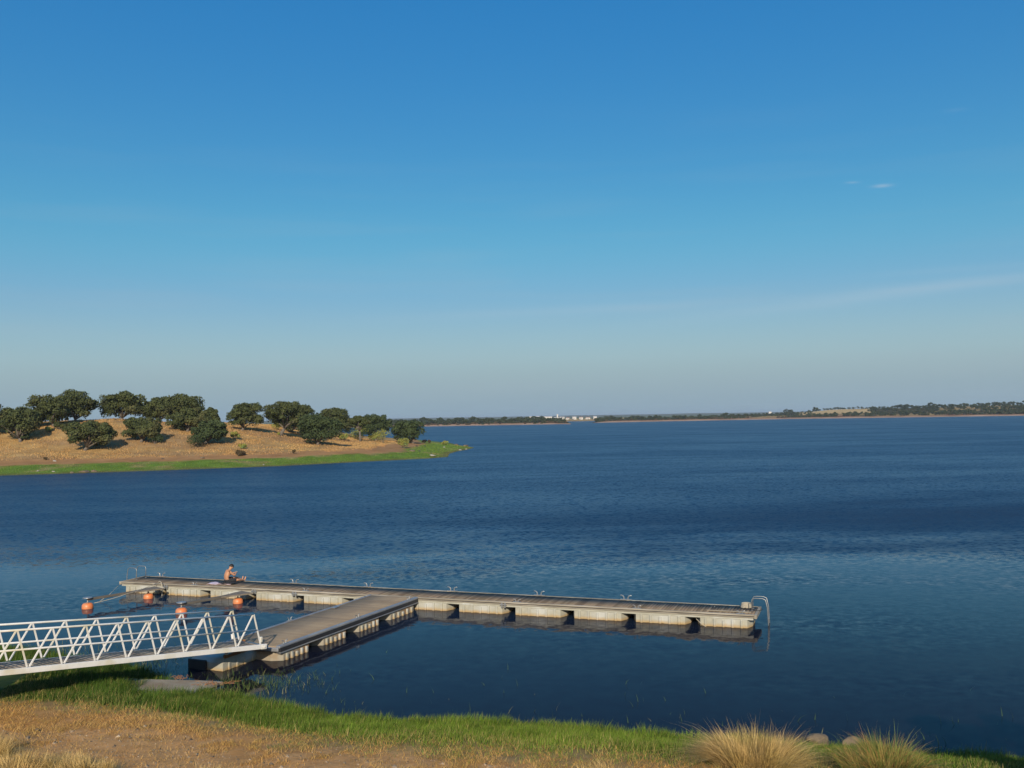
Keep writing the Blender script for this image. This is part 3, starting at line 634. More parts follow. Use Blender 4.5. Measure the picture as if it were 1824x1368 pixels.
# right-handed basis: swap sense of local y so that +y is the far truss
if MG.determinant() < 0: print('left-handed gangway basis')
gang.rotation_quaternion = MG.to_quaternion(); print('gang', G0, G1, (G1 - G0).length, gx, gy)
BAY = (G1 - G0).length / 8.75; NB = 13; GL = BAY * NB; GW, GH = 1.12, 1.0
ysg = 1 if (gang.rotation_quaternion @ Vector((0, 1, 0))).dot(gy) > 0 else -1
for k, yy in enumerate((0, ysg * GW)):
    MB().box(-.02, GL, yy - .03, yy + .03, -.11, .015 if yy else .035, bev=.006).build('bottom_chord', m_white, gang)
    b = MB(); b.tube([(BAY * .42, yy, GH), (GL - BAY * .4, yy, GH)], .028, 8); b.build('handrail', m_white, gang, smooth=True)
    MB().tube([(BAY * .20, yy, GH * .5), (GL - BAY * .2, yy, GH * .5)], .026, 8).build('mid_rail', m_white, gang, smooth=True)
    for i in range(NB):
        x0, x1 = i * BAY, (i + 1) * BAY; xa = x0 + BAY * .42
        for c0, c1 in (((x0 + .02, yy, .05), (xa - .01, yy, GH)), ((x1 - .04, yy, .05), (xa + .01, yy, GH))):
            MB().bar(c0, c1, .036, .036, up=(0, 1, 0)).build('diagonal', m_white, gang)
ya, yb = (.035, GW - .035) if ysg > 0 else (-GW + .035, -.035)
V, Fc, C = planks(0.0, GL, ya, yb, -.02, .02, .16, .018); pl = mesh_np('planks', V, Fc, m_gdeck, gang, col=np.array(C)); pl['kind'] = 'stuff'
for i in range(0, NB + 1, 1): MB().box(max(i * BAY - .03, 0), i * BAY + .03, ya, yb, -.085, -.032).build('cross_beam', m_white, gang)
for x in (.1, 1.25): pass
# hinge plate at the dock end
for yy in (0, ysg * GW):
    b = MB(); b.box(-.22, -.02, yy - .035, yy + .035, -.12, .04, bev=.01); b.tube([(-.12, yy - .06, -.05), (-.12, yy + .06, -.05)], .03, 8); b.build('hinge', m_rust if yy else m_white, gang)
MB().box(-.34, .0, ya, yb, -.05, -.035, bev=.004).build('ramp_plate', m_galv, gang)
# ------------------------------------------------------------------ support pontoon under the gangway
c0 = P(397, 1196, 0); pu = au.copy(); pn = an
pon = thing('support_pontoon', 'short concrete pontoon with rusty frame carrying the lower end of the gangway', 'pontoon', c0, math.atan2(pu.y, pu.x))
PL = 2.05; PW = 1.35; b = MB(); zt2 = .36
o8 = [(.0, .0), (PL, .0), (PL, PW), (.0, PW)]
vs = [(0, .0, -.3), (PL, 0, -.3), (PL, PW, -.3), (0, PW, -.3), (.0, .0, .24), (PL, 0, .24), (PL, PW, .24), (0, PW, .24), (.16, .08, zt2), (PL - .16, .08, zt2), (PL - .16, PW - .08, zt2), (.16, PW - .08, zt2)]
b.add(vs, [(3, 2, 1, 0)] + [(i, (i + 1) % 4, 4 + (i + 1) % 4, 4 + i) for i in range(4)] + [(4 + i, 4 + (i + 1) % 4, 8 + (i + 1) % 4, 8 + i) for i in range(4)] + [(8, 9, 10, 11)])
for i in range(5): b.box(.25 + i * .38, .33 + i * .38, -.03, .02, -.1, .22, bev=.01)
b.build('float', m_float, pon)
MB().box(-.07, -.003, .62, PW + .02, -.25, .30, bev=.02).build('fender_and_shade', m_black, pon)  # black panel puts the gangway's shadow on the left part of this end
b = MB(); b.box(.15, PL + .05, .02, .12, zt2, zt2 + .08, bev=.01); b.build('side_beam', m_rust, pon)
for i in range(3): MB().box(.55 + i * .42, .88 + i * .42, .0, .26, zt2 + .081, zt2 + .13, bev=.02).build('clamp', m_rust, pon)
MB().box(.15, PL + .05, PW - .14, PW - .04, zt2, zt2 + .08, bev=.01).build('side_beam', m_rust, pon)
for x in (.26, PL - .12):
    for y in (.07, PW - .09):
        MB().box(x - .045, x + .045, y - .045, y + .045, zt2 + .08, .66, bev=.01).build('post', m_white, pon)
        b = MB(); b.box(x - .075, x + .075, y - .075, y + .075, zt2 + .08, zt2 + .10); b.build('base_plate', m_rust, pon)
for y in (.07, PW - .09): pass
#
# concrete abutment on the bank carrying the upper end of the gangway
e = G0 + gx * GL + gy * GW / 2
gzv = float(bank_z(np.array([e.x]), np.array([e.y]))[0])
ab = thing('abutment', 'concrete abutment block on the bank at the upper end of the gangway', 'abutment', (e.x, e.y, gzv), math.atan2(gx.y, gx.x))
MB().box(-.4, 1.6, -1.0, 1.0, -.6, e.z - gzv - .1, bev=.03).build('block', m_conc, ab)
MB().box(-.4, -.1, -1.0, 1.0, e.z - gzv - .098, e.z - gzv - .085).build('bearing_plate', m_rust, ab)

# ------------------------------------------------------------------ mooring fingers with orange floats
m_boom = mat('dark wet timber', (.16, .14, .11), (.09, .08, .065), 5, .8, stretch=(.4, 5, 5))
m_plank2m = mat('timber gusset', (.24, .20, .15), (.15, .125, .095), 6, .85)
def finger(root_px, tip_px, f2_px, label):
    r_ = P(*root_px, .42); t_ = P(*tip_px, .42); dv = t_ - r_; l_ = dv.length; a_ = math.atan2(dv.y, dv.x)
    r0 = Vector((r_.x, r_.y, 0)); t = thing('mooring_finger', label, 'mooring boom', r0, a_, 'mooring fingers on the lee side of the dock')
    b = MB(); z = .42
    b.add([(0, -.42, z), (0, .42, z), (l_ * .42, .09, z), (l_ * .42, -.09, z), (0, -.42, z - .06), (0, .42, z - .06), (l_ * .42, .09, z - .06), (l_ * .42, -.09, z - .06)],
          [(0, 1, 2, 3), (7, 6, 5, 4), (0, 4, 5, 1), (1, 5, 6, 2), (2, 6, 7, 3), (3, 7, 4, 0)]); b.build('root_plate', m_plank2m, t)
    MB().box(l_ * .30, l_, -.075, .075, z - .09, z + .012, bev=.01).build('beam', m_boom, t)
    MB().lathe([(.05, z + .012), (.19, z + .014), (.20, z + .03), (.19, z + .05), (.05, z + .055)], 16, (l_, 0, 0)).build('end_plate', m_galv, t)
    fx = (P(*f2_px, .42) - r_).dot(dv.normalized())
    for x, sc in ((l_, 1.0), (fx, .92)):
        MB().tube([(x, 0, -.25), (x, 0, z)], .028, 8).build('rod', m_galv, t, smooth=True)
        R_ = .235 * sc; h = .30 * sc; prof = [(R_ * .25, -.16), (R_ * .8, -.14), (R_, -.04), (R_ * 1.0, h * .25), (R_ * .93, h * .55), (R_ * .72, h * .72), (R_ * .4, h * .78), (R_ * .15, h * .79)]
        MB().lathe(prof, 24, (x, 0, 0)).build('float', m_orange, t, smooth=True)
        MB().lathe([(.06, h * .78), (.065, h * .8 + .015), (.03, h * .8 + .03)], 12, (x, 0, 0)).build('collar', m_galv, t)
    return t, t_
f1, tip1 = finger((283, 1046), (156, 1066), (264.5, 1049), 'mooring boom nearest the left end of the dock, orange floats under it')
f2, tip2 = finger((440, 1054), (323, 1074.5), (424.5, 1057), 'mooring boom right of the seated person, its tip float behind the gangway handrail')
def rope(name, pts, label, r=.014, sag=0):
    pts = [Vector(p) for p in pts]; o_ = []
    for a, b_ in zip(pts[:-1], pts[1:]):
        for i in range(6): t = i / 6; q = a.lerp(b_, t); q.z -= sag * 4 * t * (1 - t); o_.append(q)
    o_.append(pts[-1]); return tag(MB().tube(o_, r, 6).build(name, m_rope, smooth=True), label, 'rope')
rope('mooring_rope', [P(168, 1074, .22), P(225, 1058, .42), P(280, 1038.5, .52)], 'pale rope running from the leftmost orange float up to the dock', .013, .03)
rope('mooring_rope', [P(212, 1042, .42), P(196, 1058, .3), P(178, 1071, .02)], 'thin rope from the left corner of the dock down into the water', .011)
q = P(281, 1038.5, .53)
rope('mooring_rope', [q, q + Vector((.12, -.1, .1)), q + Vector((.24, -.22, .06)), q + Vector((.32, -.3, -.2)), q + Vector((.31, -.33, -.55))], 'tan rope looped over the dock edge beside the left mooring boom', .018)
q = P(1240, 1102, .28)
rope('mooring_rope', [q, P(1248, 1110, .12), P(1258, 1117, -.02)], 'short rope hanging from the dock edge into the water beside the last gap', .012)

# ------------------------------------------------------------------ ladders
def ladder(name, loc, rz, label, w=.45, top=.55, legs=True):
    t = thing(name, label, 'ladder', loc, rz)
    for s in (0, w):                                   # local x runs outward over the dock edge, y along the edge
        pts = [(-.42, s, .0), (-.42, s, top * .84), (-.38, s, top * .96), (-.28, s, top), (-.02, s, top), (.08, s, top * .9), (.14, s, top * .3), (.16, s, -.3), (.18, s, -.9)]
        MB().tube(pts, .016, 8).build('rail', m_steel, t, smooth=True)
        MB().lathe([(.05, 0), (.05, .012), (.025, .014)], 10, (-.42, s, 0)).build('foot_flange', m_steel, t)
    for z in (-.28, -.52, -.78): MB().tube([(.16, 0, z), (.16, w, z)], .018, 6).build('rung', m_steel, t)
    return t
ladder('swim_ladder', org + dn * .55 + Vector((0, 0, DZ)) - du * .0, ang + math.pi, 'bent steel swim ladder at the left end of the dock', w=-.62, top=.55)
ladder('swim_ladder', org + du * (LEN + .27) + dn * .72 + Vector((0, 0, DZ)), ang, 'bent steel swim ladder at the right end of the dock', w=.42, top=.47)
# rope coil and timber block at the right end
b = MB(); base_ = org + du * (LEN - .42) + dn * (WID - .35)
for k in range(5):
    rr_ = .17 - .008 * k; pts = [base_ + Vector((math.cos(a) * rr_ * 1.2, math.sin(a) * rr_, DZ + .02 + .034 * k)) for a in np.linspace(0, 6.1, 18)]; b.tube(pts, .019, 6)
tag(b.build('rope_coil', m_rope, smooth=True), 'coiled yellowish rope beside the ladder at the right end of the dock', 'rope coil')
pts = [base_ + Vector((-.1, -.12, DZ + .02)), base_ + Vector((-.05, -.4, DZ + .01)), base_ + Vector((.1, -.6, DZ + .012)), base_ + Vector((.3, -.7, DZ + .012)), base_ + Vector((.5, -.5, DZ + .01))]
tag(MB().tube(pts, .012, 6).build('hose', m_black), 'short black line trailing across the deck from the rope coil', 'hose')
u0 = uof(1256); tag(MB().box(0, LEN - u0 - .15, 0, .07, 0, .035, bev=.006).build('loose_batten', m_beam, loc=org + du * u0 + dn * .34 + Vector((0, 0, DZ - .004)), rot=(0, 0, ang + .008)), 'pale timber batten lying along the deck at its right end', 'batten')

# ------------------------------------------------------------------ person
def person():
    hp = P(404.5, 1039.0, DZ); face = R(44)
    t = thing('person', 'shirtless person in dark shorts sitting on the dock, head bowed, legs stretched out', 'person', hp, face)
    z0 = -.008
    V, E, Rr = [], [], []
    def v(p, r, par=None):
        V.append(p); Rr.append(r); i = len(V) - 1
        if par is not None: E.append((par, i))
        return i
    pel = v((0, 0, .11), .135); s1 = v((-.03, 0, .24), .12, pel); s2 = v((-.02, 0, .38), .135, s1); ch = v((.05, 0, .50), .125, s2); nb = v((.11, 0, .595), .07, ch)
    hd0 = v((.155, 0, .645), .058, nb); hd = v((.205, 0, .70), .098, hd0); hd2 = v((.235, 0, .755), .09, hd)
    for s in (1, -1):
        sh = v((.055, .135 * s, .535), .07, ch); sh2 = v((.07, .185 * s, .52), .062, sh)
        if s > 0: el = (.20, .25, .33); wr = (.36, .12, .42); hn = (.42, .07, .44)
        else: el = (.25, -.25, .36); wr = (.40, -.10, .45); hn = (.45, -.04, .46)
        m1 = tuple((a * .5 + b * .5) for a, b in zip((.07, .185 * s, .52), el)); u_ = v(m1, .052, sh2); e_ = v(el, .04, u_)
        m2 = tuple((a * .6 + b * .4) for a, b in zip(el, wr)); f_ = v(m2, .038, e_); w_ = v(wr, .026, f_); h_ = v(hn, .03, w_)
        dirv = (Vector(hn) - Vector(wr)).normalized(); sd = dirv.cross(Vector((0, 0, 1))).normalized()
        for k in range(4):                              # curled fingers of unequal length
            l_ = (.030, .036, .034, .026)[k]; off = sd * (k - 1.5) * .019
            a_ = Vector(hn) + dirv * .028 + off; b_ = a_ + dirv * l_; c_ = b_ + dirv * l_ * .5 - Vector((0, 0, l_ * .8))
            i = v(tuple(a_), .0085, h_); i = v(tuple(b_), .008, i); i = v(tuple(c_), .007, i)
        a_ = Vector(hn) + sd * -.03 * s + Vector((0, 0, .01)); i = v(tuple(a_), .011, h_); i = v(tuple(a_ + dirv * .03 + Vector((0, 0, .012))), .009, i)
        hip = v((.05, .085 * s, .10), .105, pel)
        kn = (.46, .17 * s, .20 if s > 0 else .13); an_ = (.84, (.20 if s > 0 else -.02), .055)
        th = v(tuple((a + b) / 2 for a, b in zip((.05, .085 * s, .10), kn)), .082, hip); k_ = v(kn, .058, th)
        cf = v(tuple(a * .65 + b * .35 for a, b in zip(kn, an_)), .055, k_); ak = v(an_, .034, cf)
        hl = v((an_[0] + .02, an_[1], .045), .036, ak); v((an_[0] + .06, an_[1] + .01 * s, .13), .036, hl); v((an_[0] + .075, an_[1] + .015 * s, .21), .026, len(V) - 1)
    me = bpy.data.meshes.new('body'); me.from_pydata([(a, b, c + z0) for a, b, c in V], E, []); me.update(); tmp = bpy.data.objects.new('tmp', me); COL.objects.link(tmp)
    sk = tmp.modifiers.new('s', 'SKIN'); sk.use_smooth_shade = True
    for i, r in enumerate(Rr): me.skin_vertices[0].data[i].radius = (r, r); me.skin_vertices[0].data[i].use_root = (i == 0)
    for i in (pel, s1, s2, ch): me.skin_vertices[0].data[i].radius = (Rr[i] * 1.25, Rr[i] * .86)
    sb = tmp.modifiers.new('b', 'SUBSURF'); sb.levels = 2
    dg = bpy.context.evaluated_depsgraph_get(); m2 = bpy.data.meshes.new_from_object(tmp.evaluated_get(dg)); bpy.data.objects.remove(tmp)
    m2.name = 'body'; m2.materials.clear(); m2.materials.append(m_skin); bo = bpy.data.objects.new('body', m2); COL.objects.link(bo); bo.parent = t
    zmin = min(vv.co.z for vv in m2.vertices); 
    hdv = Vector((.225, 0, .73 + z0)); tilt = Matrix.Rotation(R(48), 4, 'Y')
    # hair cap, ears, nose, eyes
    import bmesh
    bm = bmesh.new(); bmesh.ops.create_uvsphere(bm, u_segments=20, v_segments=14, radius=1)
    bmesh.ops.delete(bm, geom=[v_ for v_ in bm.verts if v_.co.z < -.15 and v_.co.x > -.1 or v_.co.z < -.62 or (v_.co.x > .62 and v_.co.z < .35)], context='VERTS')
    for v_ in bm.verts: v_.co = Vector((v_.co.x * .112, v_.co.y * .094, v_.co.z * .112)) * (1 + .04 * math.sin(v_.co.x * 40) * math.cos(v_.co.y * 33))
    hm = bpy.data.meshes.new('hair'); bm.to_mesh(hm); bm.free(); hm.materials.append(m_hair); ho = bpy.data.objects.new('hair', hm); COL.objects.link(ho); ho.parent = t; ho.location = hdv + Vector((-.002, 0, .02)); ho.rotation_euler = (0, R(40), 0)
    md = ho.modifiers.new('t', 'SOLIDIFY'); md.thickness = .012
    for s in (1, -1):
        MB().lathe([(.002, -.01), (.016, -.008), (.02, 0), (.014, .008), (.002, .01)], 10).build('ear', m_skin, t, smooth=True, loc=hdv + Vector((-.005, .094 * s, -.03)), rot=(R(90), 0, 0))
        MB().lathe([(.002, -.008), (.01, -.004), (.01, .004), (.002, .008)], 8).build('eye', m_hair, t, loc=hdv + Vector((.088, .032 * s, -.028)))
    MB().lathe([(.002, -.02), (.014, -.014), (.011, .0), (.005, .02)], 8).build('nose', m_skin, t, smooth=True, loc=hdv + Vector((.1, 0, -.055)), rot=(0, R(48), 0))
    # shorts: a skinned garment round pelvis and thighs
    me = bpy.data.meshes.new('shorts'); vs = [(0, 0, .12), (-.03, 0, .19), (.05, .09, .105), (.22, .13, .155), (.40, .165, .19), (.05, -.09, .105), (.22, -.135, .12), (.40, -.165, .135)]
    me.from_pydata(vs, [(0, 1), (0, 2), (2, 3), (3, 4), (0, 5), (5, 6), (6, 7)], []); tmp = bpy.data.objects.new('tmp', me); COL.objects.link(tmp)
    sk = tmp.modifiers.new('s', 'SKIN'); sk.use_smooth_shade = True
    for i, r in enumerate((.15, .135, .12, .105, .085, .12, .105, .085)): me.skin_vertices[0].data[i].radius = (r * (1.15 if i < 2 else 1), r * (.95 if i < 2 else 1))
    me.skin_vertices[0].data[0].use_root = True; tmp.modifiers.new('b', 'SUBSURF').levels = 2
    dg = bpy.context.evaluated_depsgraph_get(); m2 = bpy.data.meshes.new_from_object(tmp.evaluated_get(dg)); bpy.data.objects.remove(tmp); m2.materials.clear(); m2.materials.append(m_shorts)
    o = bpy.data.objects.new('shorts', m2); COL.objects.link(o); o.parent = t
    # towel and dark cloth under the person
    b = MB(); nx, ny = 18, 10; vs = []
    for i in range(nx):
        for j in range(ny):
            vs.append((-.70 + 1.15 * i / (nx - 1), -.34 + .56 * j / (ny - 1) + .05 * math.sin(i * .7), .006 + .016 * (1 + math.sin(i * 1.3 + j * .9) * math.cos(j * 1.7 + i * .3))))
    b.add(vs, [(i * ny + j, i * ny + j + 1, (i + 1) * ny + j + 1, (i + 1) * ny + j) for i in range(nx - 1) for j in range(ny - 1)])
    tw = b.build('towel', m_towel, smooth=True, loc=hp + Vector((-.12, .0, 0)), rot=(0, 0, R(-8))); md = tw.modifiers.new('t', 'SOLIDIFY'); md.thickness = .01; tag(tw, 'crumpled pink and white towel under the seated person', 'towel')
    b = MB(); vs = []
    for i in range(12):
        for j in range(7): vs.append((-.3 + .75 * i / 11, -.30 + .36 * j / 6, .045 + .02 * (1 + math.sin(i * 1.9 + j * 1.1))))
    b.add(vs, [(i * 7 + j, i * 7 + j + 1, (i + 1) * 7 + j + 1, (i + 1) * 7 + j) for i in range(11) for j in range(6)])
    tw = b.build('folded_shirt', m_shorts, smooth=True, loc=hp + Vector((.05, -.12, 0)), rot=(0, 0, R(-8))); md = tw.modifiers.new('t', 'SOLIDIFY'); md.thickness = .02; tag(tw, 'dark crumpled shirt lying on the towel in front of the seated person', 'shirt')
    b = MB(); b.box(-.04, .04, -.07, .07, 0, .012, bev=.004); ph = b.build('snack_packet', m_rope, loc=hp + Vector((math.cos(face) * .46, math.sin(face) * .46, .45)), rot=(0, R(-30), face)); tag(ph, 'small pale packet held in the hands of the seated person', 'packet')
person()

# ------------------------------------------------------------------ peninsula
pf = [(-900, 860), (-500, 858), (-250, 854), (0, 847.4), (125, 843.5), (300, 837.6), (400, 834), (500, 830.3), (600, 825), (700, 820), (760, 817), (798, 814), (801, 808), (815, 804), (832, 801), (845, 797.6), (838, 796), (822, 794.2)]
pen = [tuple(P(x, y)[:2]) for x, y in pf]
for x, D in ((800, 318), (760, 350), (650, 385), (500, 410), (200, 430), (-300, 440), (-900, 440)): pen.append(((x - 912) / F * D, D))
zx = [-900, 0, 100, 200, 300, 400, 500, 600, 700, 760, 800, 850]; zc = [8, 7.9, 8.6, 9.1, 8.3, 7.5, 6.9, 5.9, 4.5, 3.1, 2.0, 1.2]
def pen_z(X, Y):
    X = np.asarray(X, float); Y = np.asarray(Y, float); d = poly_sd(X, Y, pen); px = 912 + X / np.maximum(Y, 1) * F
    c = np.interp(px, zx, zc); z = np.interp(d, [0, 10, 18], [0, 1.15, 1.8]); z = np.minimum(z, .35 + c) + np.maximum(c - 1.8, 0) * sst(14, 56, d) - .6 * sst(60, 120, d)
    z = z + (fbm(X, Y, .09, 91) - .5) * 1.1 * sst(14, 34, d) + (fbm(X, Y, .5, 95) - .5) * .25 * sst(4, 14, d)
    return np.where(d < 0, np.maximum(d * .15, -2), z)
xs = np.concatenate([np.linspace(-270, -100, 110)[:-1], np.arange(-100, -6, .9)]); ys = np.concatenate([np.arange(125, 285, .9), np.linspace(285, 445, 70)[1:]])
V, Fc = grid(xs, ys, pen_z); dV = poly_sd(V[:, 0], V[:, 1], pen)
def pen_col(X, Y, d):
    n = fbm(X, Y, .12, 101); n2 = fbm(X, Y, .5, 103); px = 912 + X / Y * F
    dj = d + (n2 - .5) * 3 + (n - .5) * 3 - np.interp(px, [0, 600, 740, 800, 845], [0, 0, 0, 9, 14])
    c = mixc((.10, .195, .032), (.20, .295, .05), np.clip(n2 * .7 + fbm(X, Y, .06, 133) * .6 - .15, 0, 1))
    c = mixc(c, (.30, .25, .11), sst(.60, .72, fbm(X, Y, .22, 141)) * .7)
    c = mixc(c, (.15, .16, .06), 1 - sst(.3, 2.6, d + (n2 - .5) * 2.4))
    c = mixc(c, (.43, .25, .115), sst(9.2, 11.2, dj))
    dry = mixc((.53, .365, .155), (.42, .26, .11), np.clip(n2 * .8 + n * .9 - .4, 0, 1))
    dry = mixc(dry, (.31, .205, .12), sst(.52, .68, fbm(X * .6, Y * 1.3, .11, 143)) * .5)
    return mixc(c, dry, sst(16, 18, dj)), dj
cc, _ = pen_col(V[:, 0], V[:, 1], dV); keep = (dV[Fc] > -8).any(1)
tag(mesh_np('peninsula', V, Fc[keep], m_hill, col=cc, smooth=True), 'low hill of straw-coloured grass with a bright green shore across the lake', kind='structure')
# dry tufts over the hill
Xs, Ys = scatter(330000, -125, -8, 150, 275); dS = poly_sd(Xs, Ys, pen); px = 912 + Xs / Ys * F
cc, dj = pen_col(Xs, Ys, dS); okk = (dj > 16.5) & (dS < 75) & (px > -60) & (rng.random(len(Xs)) < .12 + .75 * sst(.35, .65, fbm(Xs, Ys, .3, 111)))
X, Y, c_ = Xs[okk], Ys[okk], cc[okk]; n = len(X); print('tufts', n)
PB = np.stack([X, Y, pen_z(X, Y) - .05], 1); rnd = rng.random((n, 1)); C = c_ * (.88 + .3 * rnd) * np.array([1.04, 1.02, 1.0])
o = blades('hill_grass', PB, rng.uniform(.12, .36, n) * (.5 + 1.0 * fbm(X, Y, .4, 113)), rng.uniform(.07, .2, n), rng.uniform(.1, .6, n), C, m_tuft, segs=2)
tag(o, 'straw-coloured dry grass tufts covering the far hill', 'dry grass', kind='stuff')
Xs, Ys = scatter(90000, -125, -8, 150, 275); dS = poly_sd(Xs, Ys, pen); cc, dj = pen_col(Xs, Ys, dS); okk = (dj < 9.8) & (dS > .1) & (912 + Xs / Ys * F > -60); X, Y, c_ = Xs[okk], Ys[okk], cc[okk]; n = len(X)
o = blades('shore_grass', np.stack([X, Y, pen_z(X, Y) - .03], 1), rng.uniform(.08, .22, n), rng.uniform(.05, .12, n), rng.uniform(.1, .5, n), c_ * rng.uniform(.75, 1.3, (n, 1)), m_tuft)
tag(o, 'bright green grass strip along the shore of the far hill', 'grass', kind='stuff')

def leaf_cloud(cent, rad, n, size, r_, squash=.75, inner=.25):
    """n leaf quads spread over the surfaces of overlapping clumps (cent, rad)"""
    m = len(cent); wgt = rad ** 2; idx = r_.choice(m, n, p=wgt / wgt.sum()); dv = r_.normal(size=(n, 3)); dv /= np.linalg.norm(dv, axis=1)[:, None]
    dv[:, 2] = np.where((dv[:, 2] < -.35) & (r_.random(n) < .6), -dv[:, 2], dv[:, 2]); rr = rad[idx] * (1 - inner * r_.random(n) ** 1.5) * r_.uniform(.78, 1.18, n)
    p = cent[idx] + dv * rr[:, None] * np.array([1, 1, squash])
    nrm = dv + r_.normal(size=(n, 3)) * .55; nrm /= np.linalg.norm(nrm, axis=1)[:, None]
    a = np.cross(nrm, r_.normal(size=(n, 3))); a /= np.linalg.norm(a, axis=1)[:, None]; b = np.cross(nrm, a); s = size * r_.uniform(.5, 1.3, n)[:, None]; a *= s; b *= s * .7
    V = np.stack([p - a - b * .6, p + a * .8 - b, p + a + b * .7, p - a * .7 + b], 1).reshape(-1, 3); i = np.arange(n) * 4
    return V, np.stack([i, i + 1, i + 2, i + 3], 1)
late_shade_bush()
def oak(px, py, x0, x1, ytop, ybot, label, seed, m=None, n=6500, D=None, name='oak_tree', group='oaks on the far hill', cat='tree', trunk=True, sq=.78, lsz=.17):
    q = ground_at(px, py, pen_z, 150, 262, .4) if D is None else None
    if D is not None:
        X_ = (px - 912) / F * D; q = Vector((X_, D, float(pen_z(np.array([X_]), np.array([D]))[0])))
    D = q.y; sc = D / F; r_ = np.random.default_rng(seed)
    cx = ((x0 + x1) / 2 - px) * sc; wd = (x1 - x0) / 2 * sc; zt_ = EYE + (hor(px) - ytop) * sc - q.z; zb = max(EYE + (hor(px) - ybot) * sc - q.z, .15)
    t = thing(name, label, cat, q, 0, group); hc = (zt_ + zb) / 2; hh = (zt_ - zb) / 2
    m_ = 58; cent = []; rad = []
    while len(cent) < m_:
        p = r_.uniform(-1, 1, 3); l = (np.abs(p) ** 2.8).sum() ** (1 / 2.8)
        if l > 1 or l < .4: continue
        if p[2] < -.6 and abs(p[0]) < .2: continue
        cent.append((cx + p[0] * wd * .9, p[1] * wd * .7, hc + p[2] * hh * .80 + .1 * hh * (1 - p[0] ** 2))); rad.append(r_.uniform(.17, .36) * min(wd, hh * 1.4))
    cent += [(cx, 0, hc + hh * .1), (cx - wd * .3, 0, hc), (cx + wd * .3, 0, hc)]; rad += [hh * .55] * 3
    cent = np.array(cent); rad = np.array(rad)
    if trunk:
        b = MB(); tr = .16 + wd * .035; fork = Vector((cx * .35, 0, max(zb * .75, .5))); b.tube([(0, 0, -.2), (0.04, 0, fork.z * .4), fork], [tr * 1.3, tr, tr * .85], 8); b.build('trunk', m_bark, t, smooth=True)
        b = MB()
        for k in r_.choice(m_, 9, replace=False):
            e = Vector(cent[k]); mid = fork.lerp(e, .5) + Vector((r_.normal() * .2, r_.normal() * .2, .15)); b.tube([fork, mid, e], [tr * .55, tr * .33, tr * .14], 6)
        b.build('limbs', m_bark, t, smooth=True)
    V, Fc = leaf_cloud(cent, rad, n, lsz, r_, sq); mesh_np('crown', V, Fc, m or m_leaf, t); return t
trees = [ # px,py base, crown x0,x1, top, bottom, label
 (-12, 776, -60, 22, 724, 768, 'oak cut by the left edge of the picture', 3, None),
 (36, 788, -4, 66, 727, 770, 'oak with a bare pale trunk on the slope near the left edge', 4, None),
 (97, 760, 52, 122, 706, 753, 'wide dark oak on the crest, left half of the big left clump', 5, None),
 (134, 752, 98, 169, 699, 752, 'tallest oak on the crest, right half of the big left clump', 6, None),
 (216, 749, 180, 256, 699, 748, 'oak on the skyline standing alone with gap of sky on its left', 7, 212),
 (152, 803, 118, 202, 749, 790, 'lone umbrella-shaped oak low on the slope with forked trunk', 8, None),
 (252, 788, 221, 288, 742, 778, 'smaller rounded oak halfway down the slope below the skyline clump', 9, None),
 (283, 756, 256, 318, 710, 757, 'oak at the left end of the middle skyline clump', 10, 214),
 (322, 757, 290, 364, 703, 758, 'highest oak of the middle skyline clump', 11, 216),
 (334, 768, 297, 374, 728, 770, 'oak just below the highest one of the middle clump', 12, None),
 (380, 757, 362, 390, 727, 756, 'small narrow oak at the right end of the middle clump', 13, 214),
 (366, 791, 341, 407, 750, 781, 'spreading oak with drooping right branch low in front of the middle clump', 14, None),
 (432, 767, 404, 471, 721, 759, 'oak with leaning pale trunk right of the central gap of sky', 15, None),
 (500, 757, 470, 563, 717, 757, 'broad flat-topped oak on the skyline right of the leaning one', 16, 216),
 (515, 770, 503, 562, 737, 771, 'lighter oak just below the broad flat-topped one', 17, None),
 (566, 792, 530, 607, 739, 790, 'large round oak with foliage reaching the ground, alone low on the slope', 18, None),
 (604, 769, 566, 629, 729, 771, 'oak behind and right of the large round one', 19, None),
 (640, 762, 620, 657, 742, 762, 'small distant oak with a thin trunk between two bigger ones', 20, 240),
 (669, 776, 641, 698, 739, 776, 'dense round oak above the yellow bushes', 21, None),
 (736, 790, 700, 753, 747, 790, 'last oak at the right end of the peninsula, foliage down to the ground', 22, None)]
for px, py, x0, x1, yt, yb, lab, sd, D in trees: oak(px, py, x0, x1, yt, (py + 2 if sd in (5, 6, 7, 10, 11, 12, 16, 17, 18, 19, 21, 22) else (yb + py) // 2), lab, sd, D=D, m=(m_leaf2 if sd in (18, 22, 21, 14) else m_leaf), n=11000)
def bush(px, py, w_, h_, label, seed, m=None, name='bush', n=900, cat='bush', group='bushes on the far hill'):
    q = ground_at(px, py, pen_z, 150, 262, .4); sc = q.y / F; r_ = np.random.default_rng(seed); W_, H_ = w_ * sc / 2, h_ * sc
    cent = []; rad = []
    for k in range(9): a = r_.uniform(0, 6.28); s = r_.random() ** .5 * .65; cent.append((math.cos(a) * s * W_, math.sin(a) * s * W_, H_ * r_.uniform(.3, .62))); rad.append(r_.uniform(.28, .42) * min(W_, H_ * 1.3))
    t = thing(name, label, cat, q - Vector((0, 0, .05)), 0, group); V, Fc = leaf_cloud(np.array(cent), np.array(rad), n, .10, r_, .9); mesh_np('foliage', V, Fc, m or m_broom, t)
    b = MB()
    for k in range(5): e = Vector(cent[k]); b.tube([(0, 0, -.05), e * .6, e], [.04, .025, .012], 5)
    b.build('stems', m_bark, t)
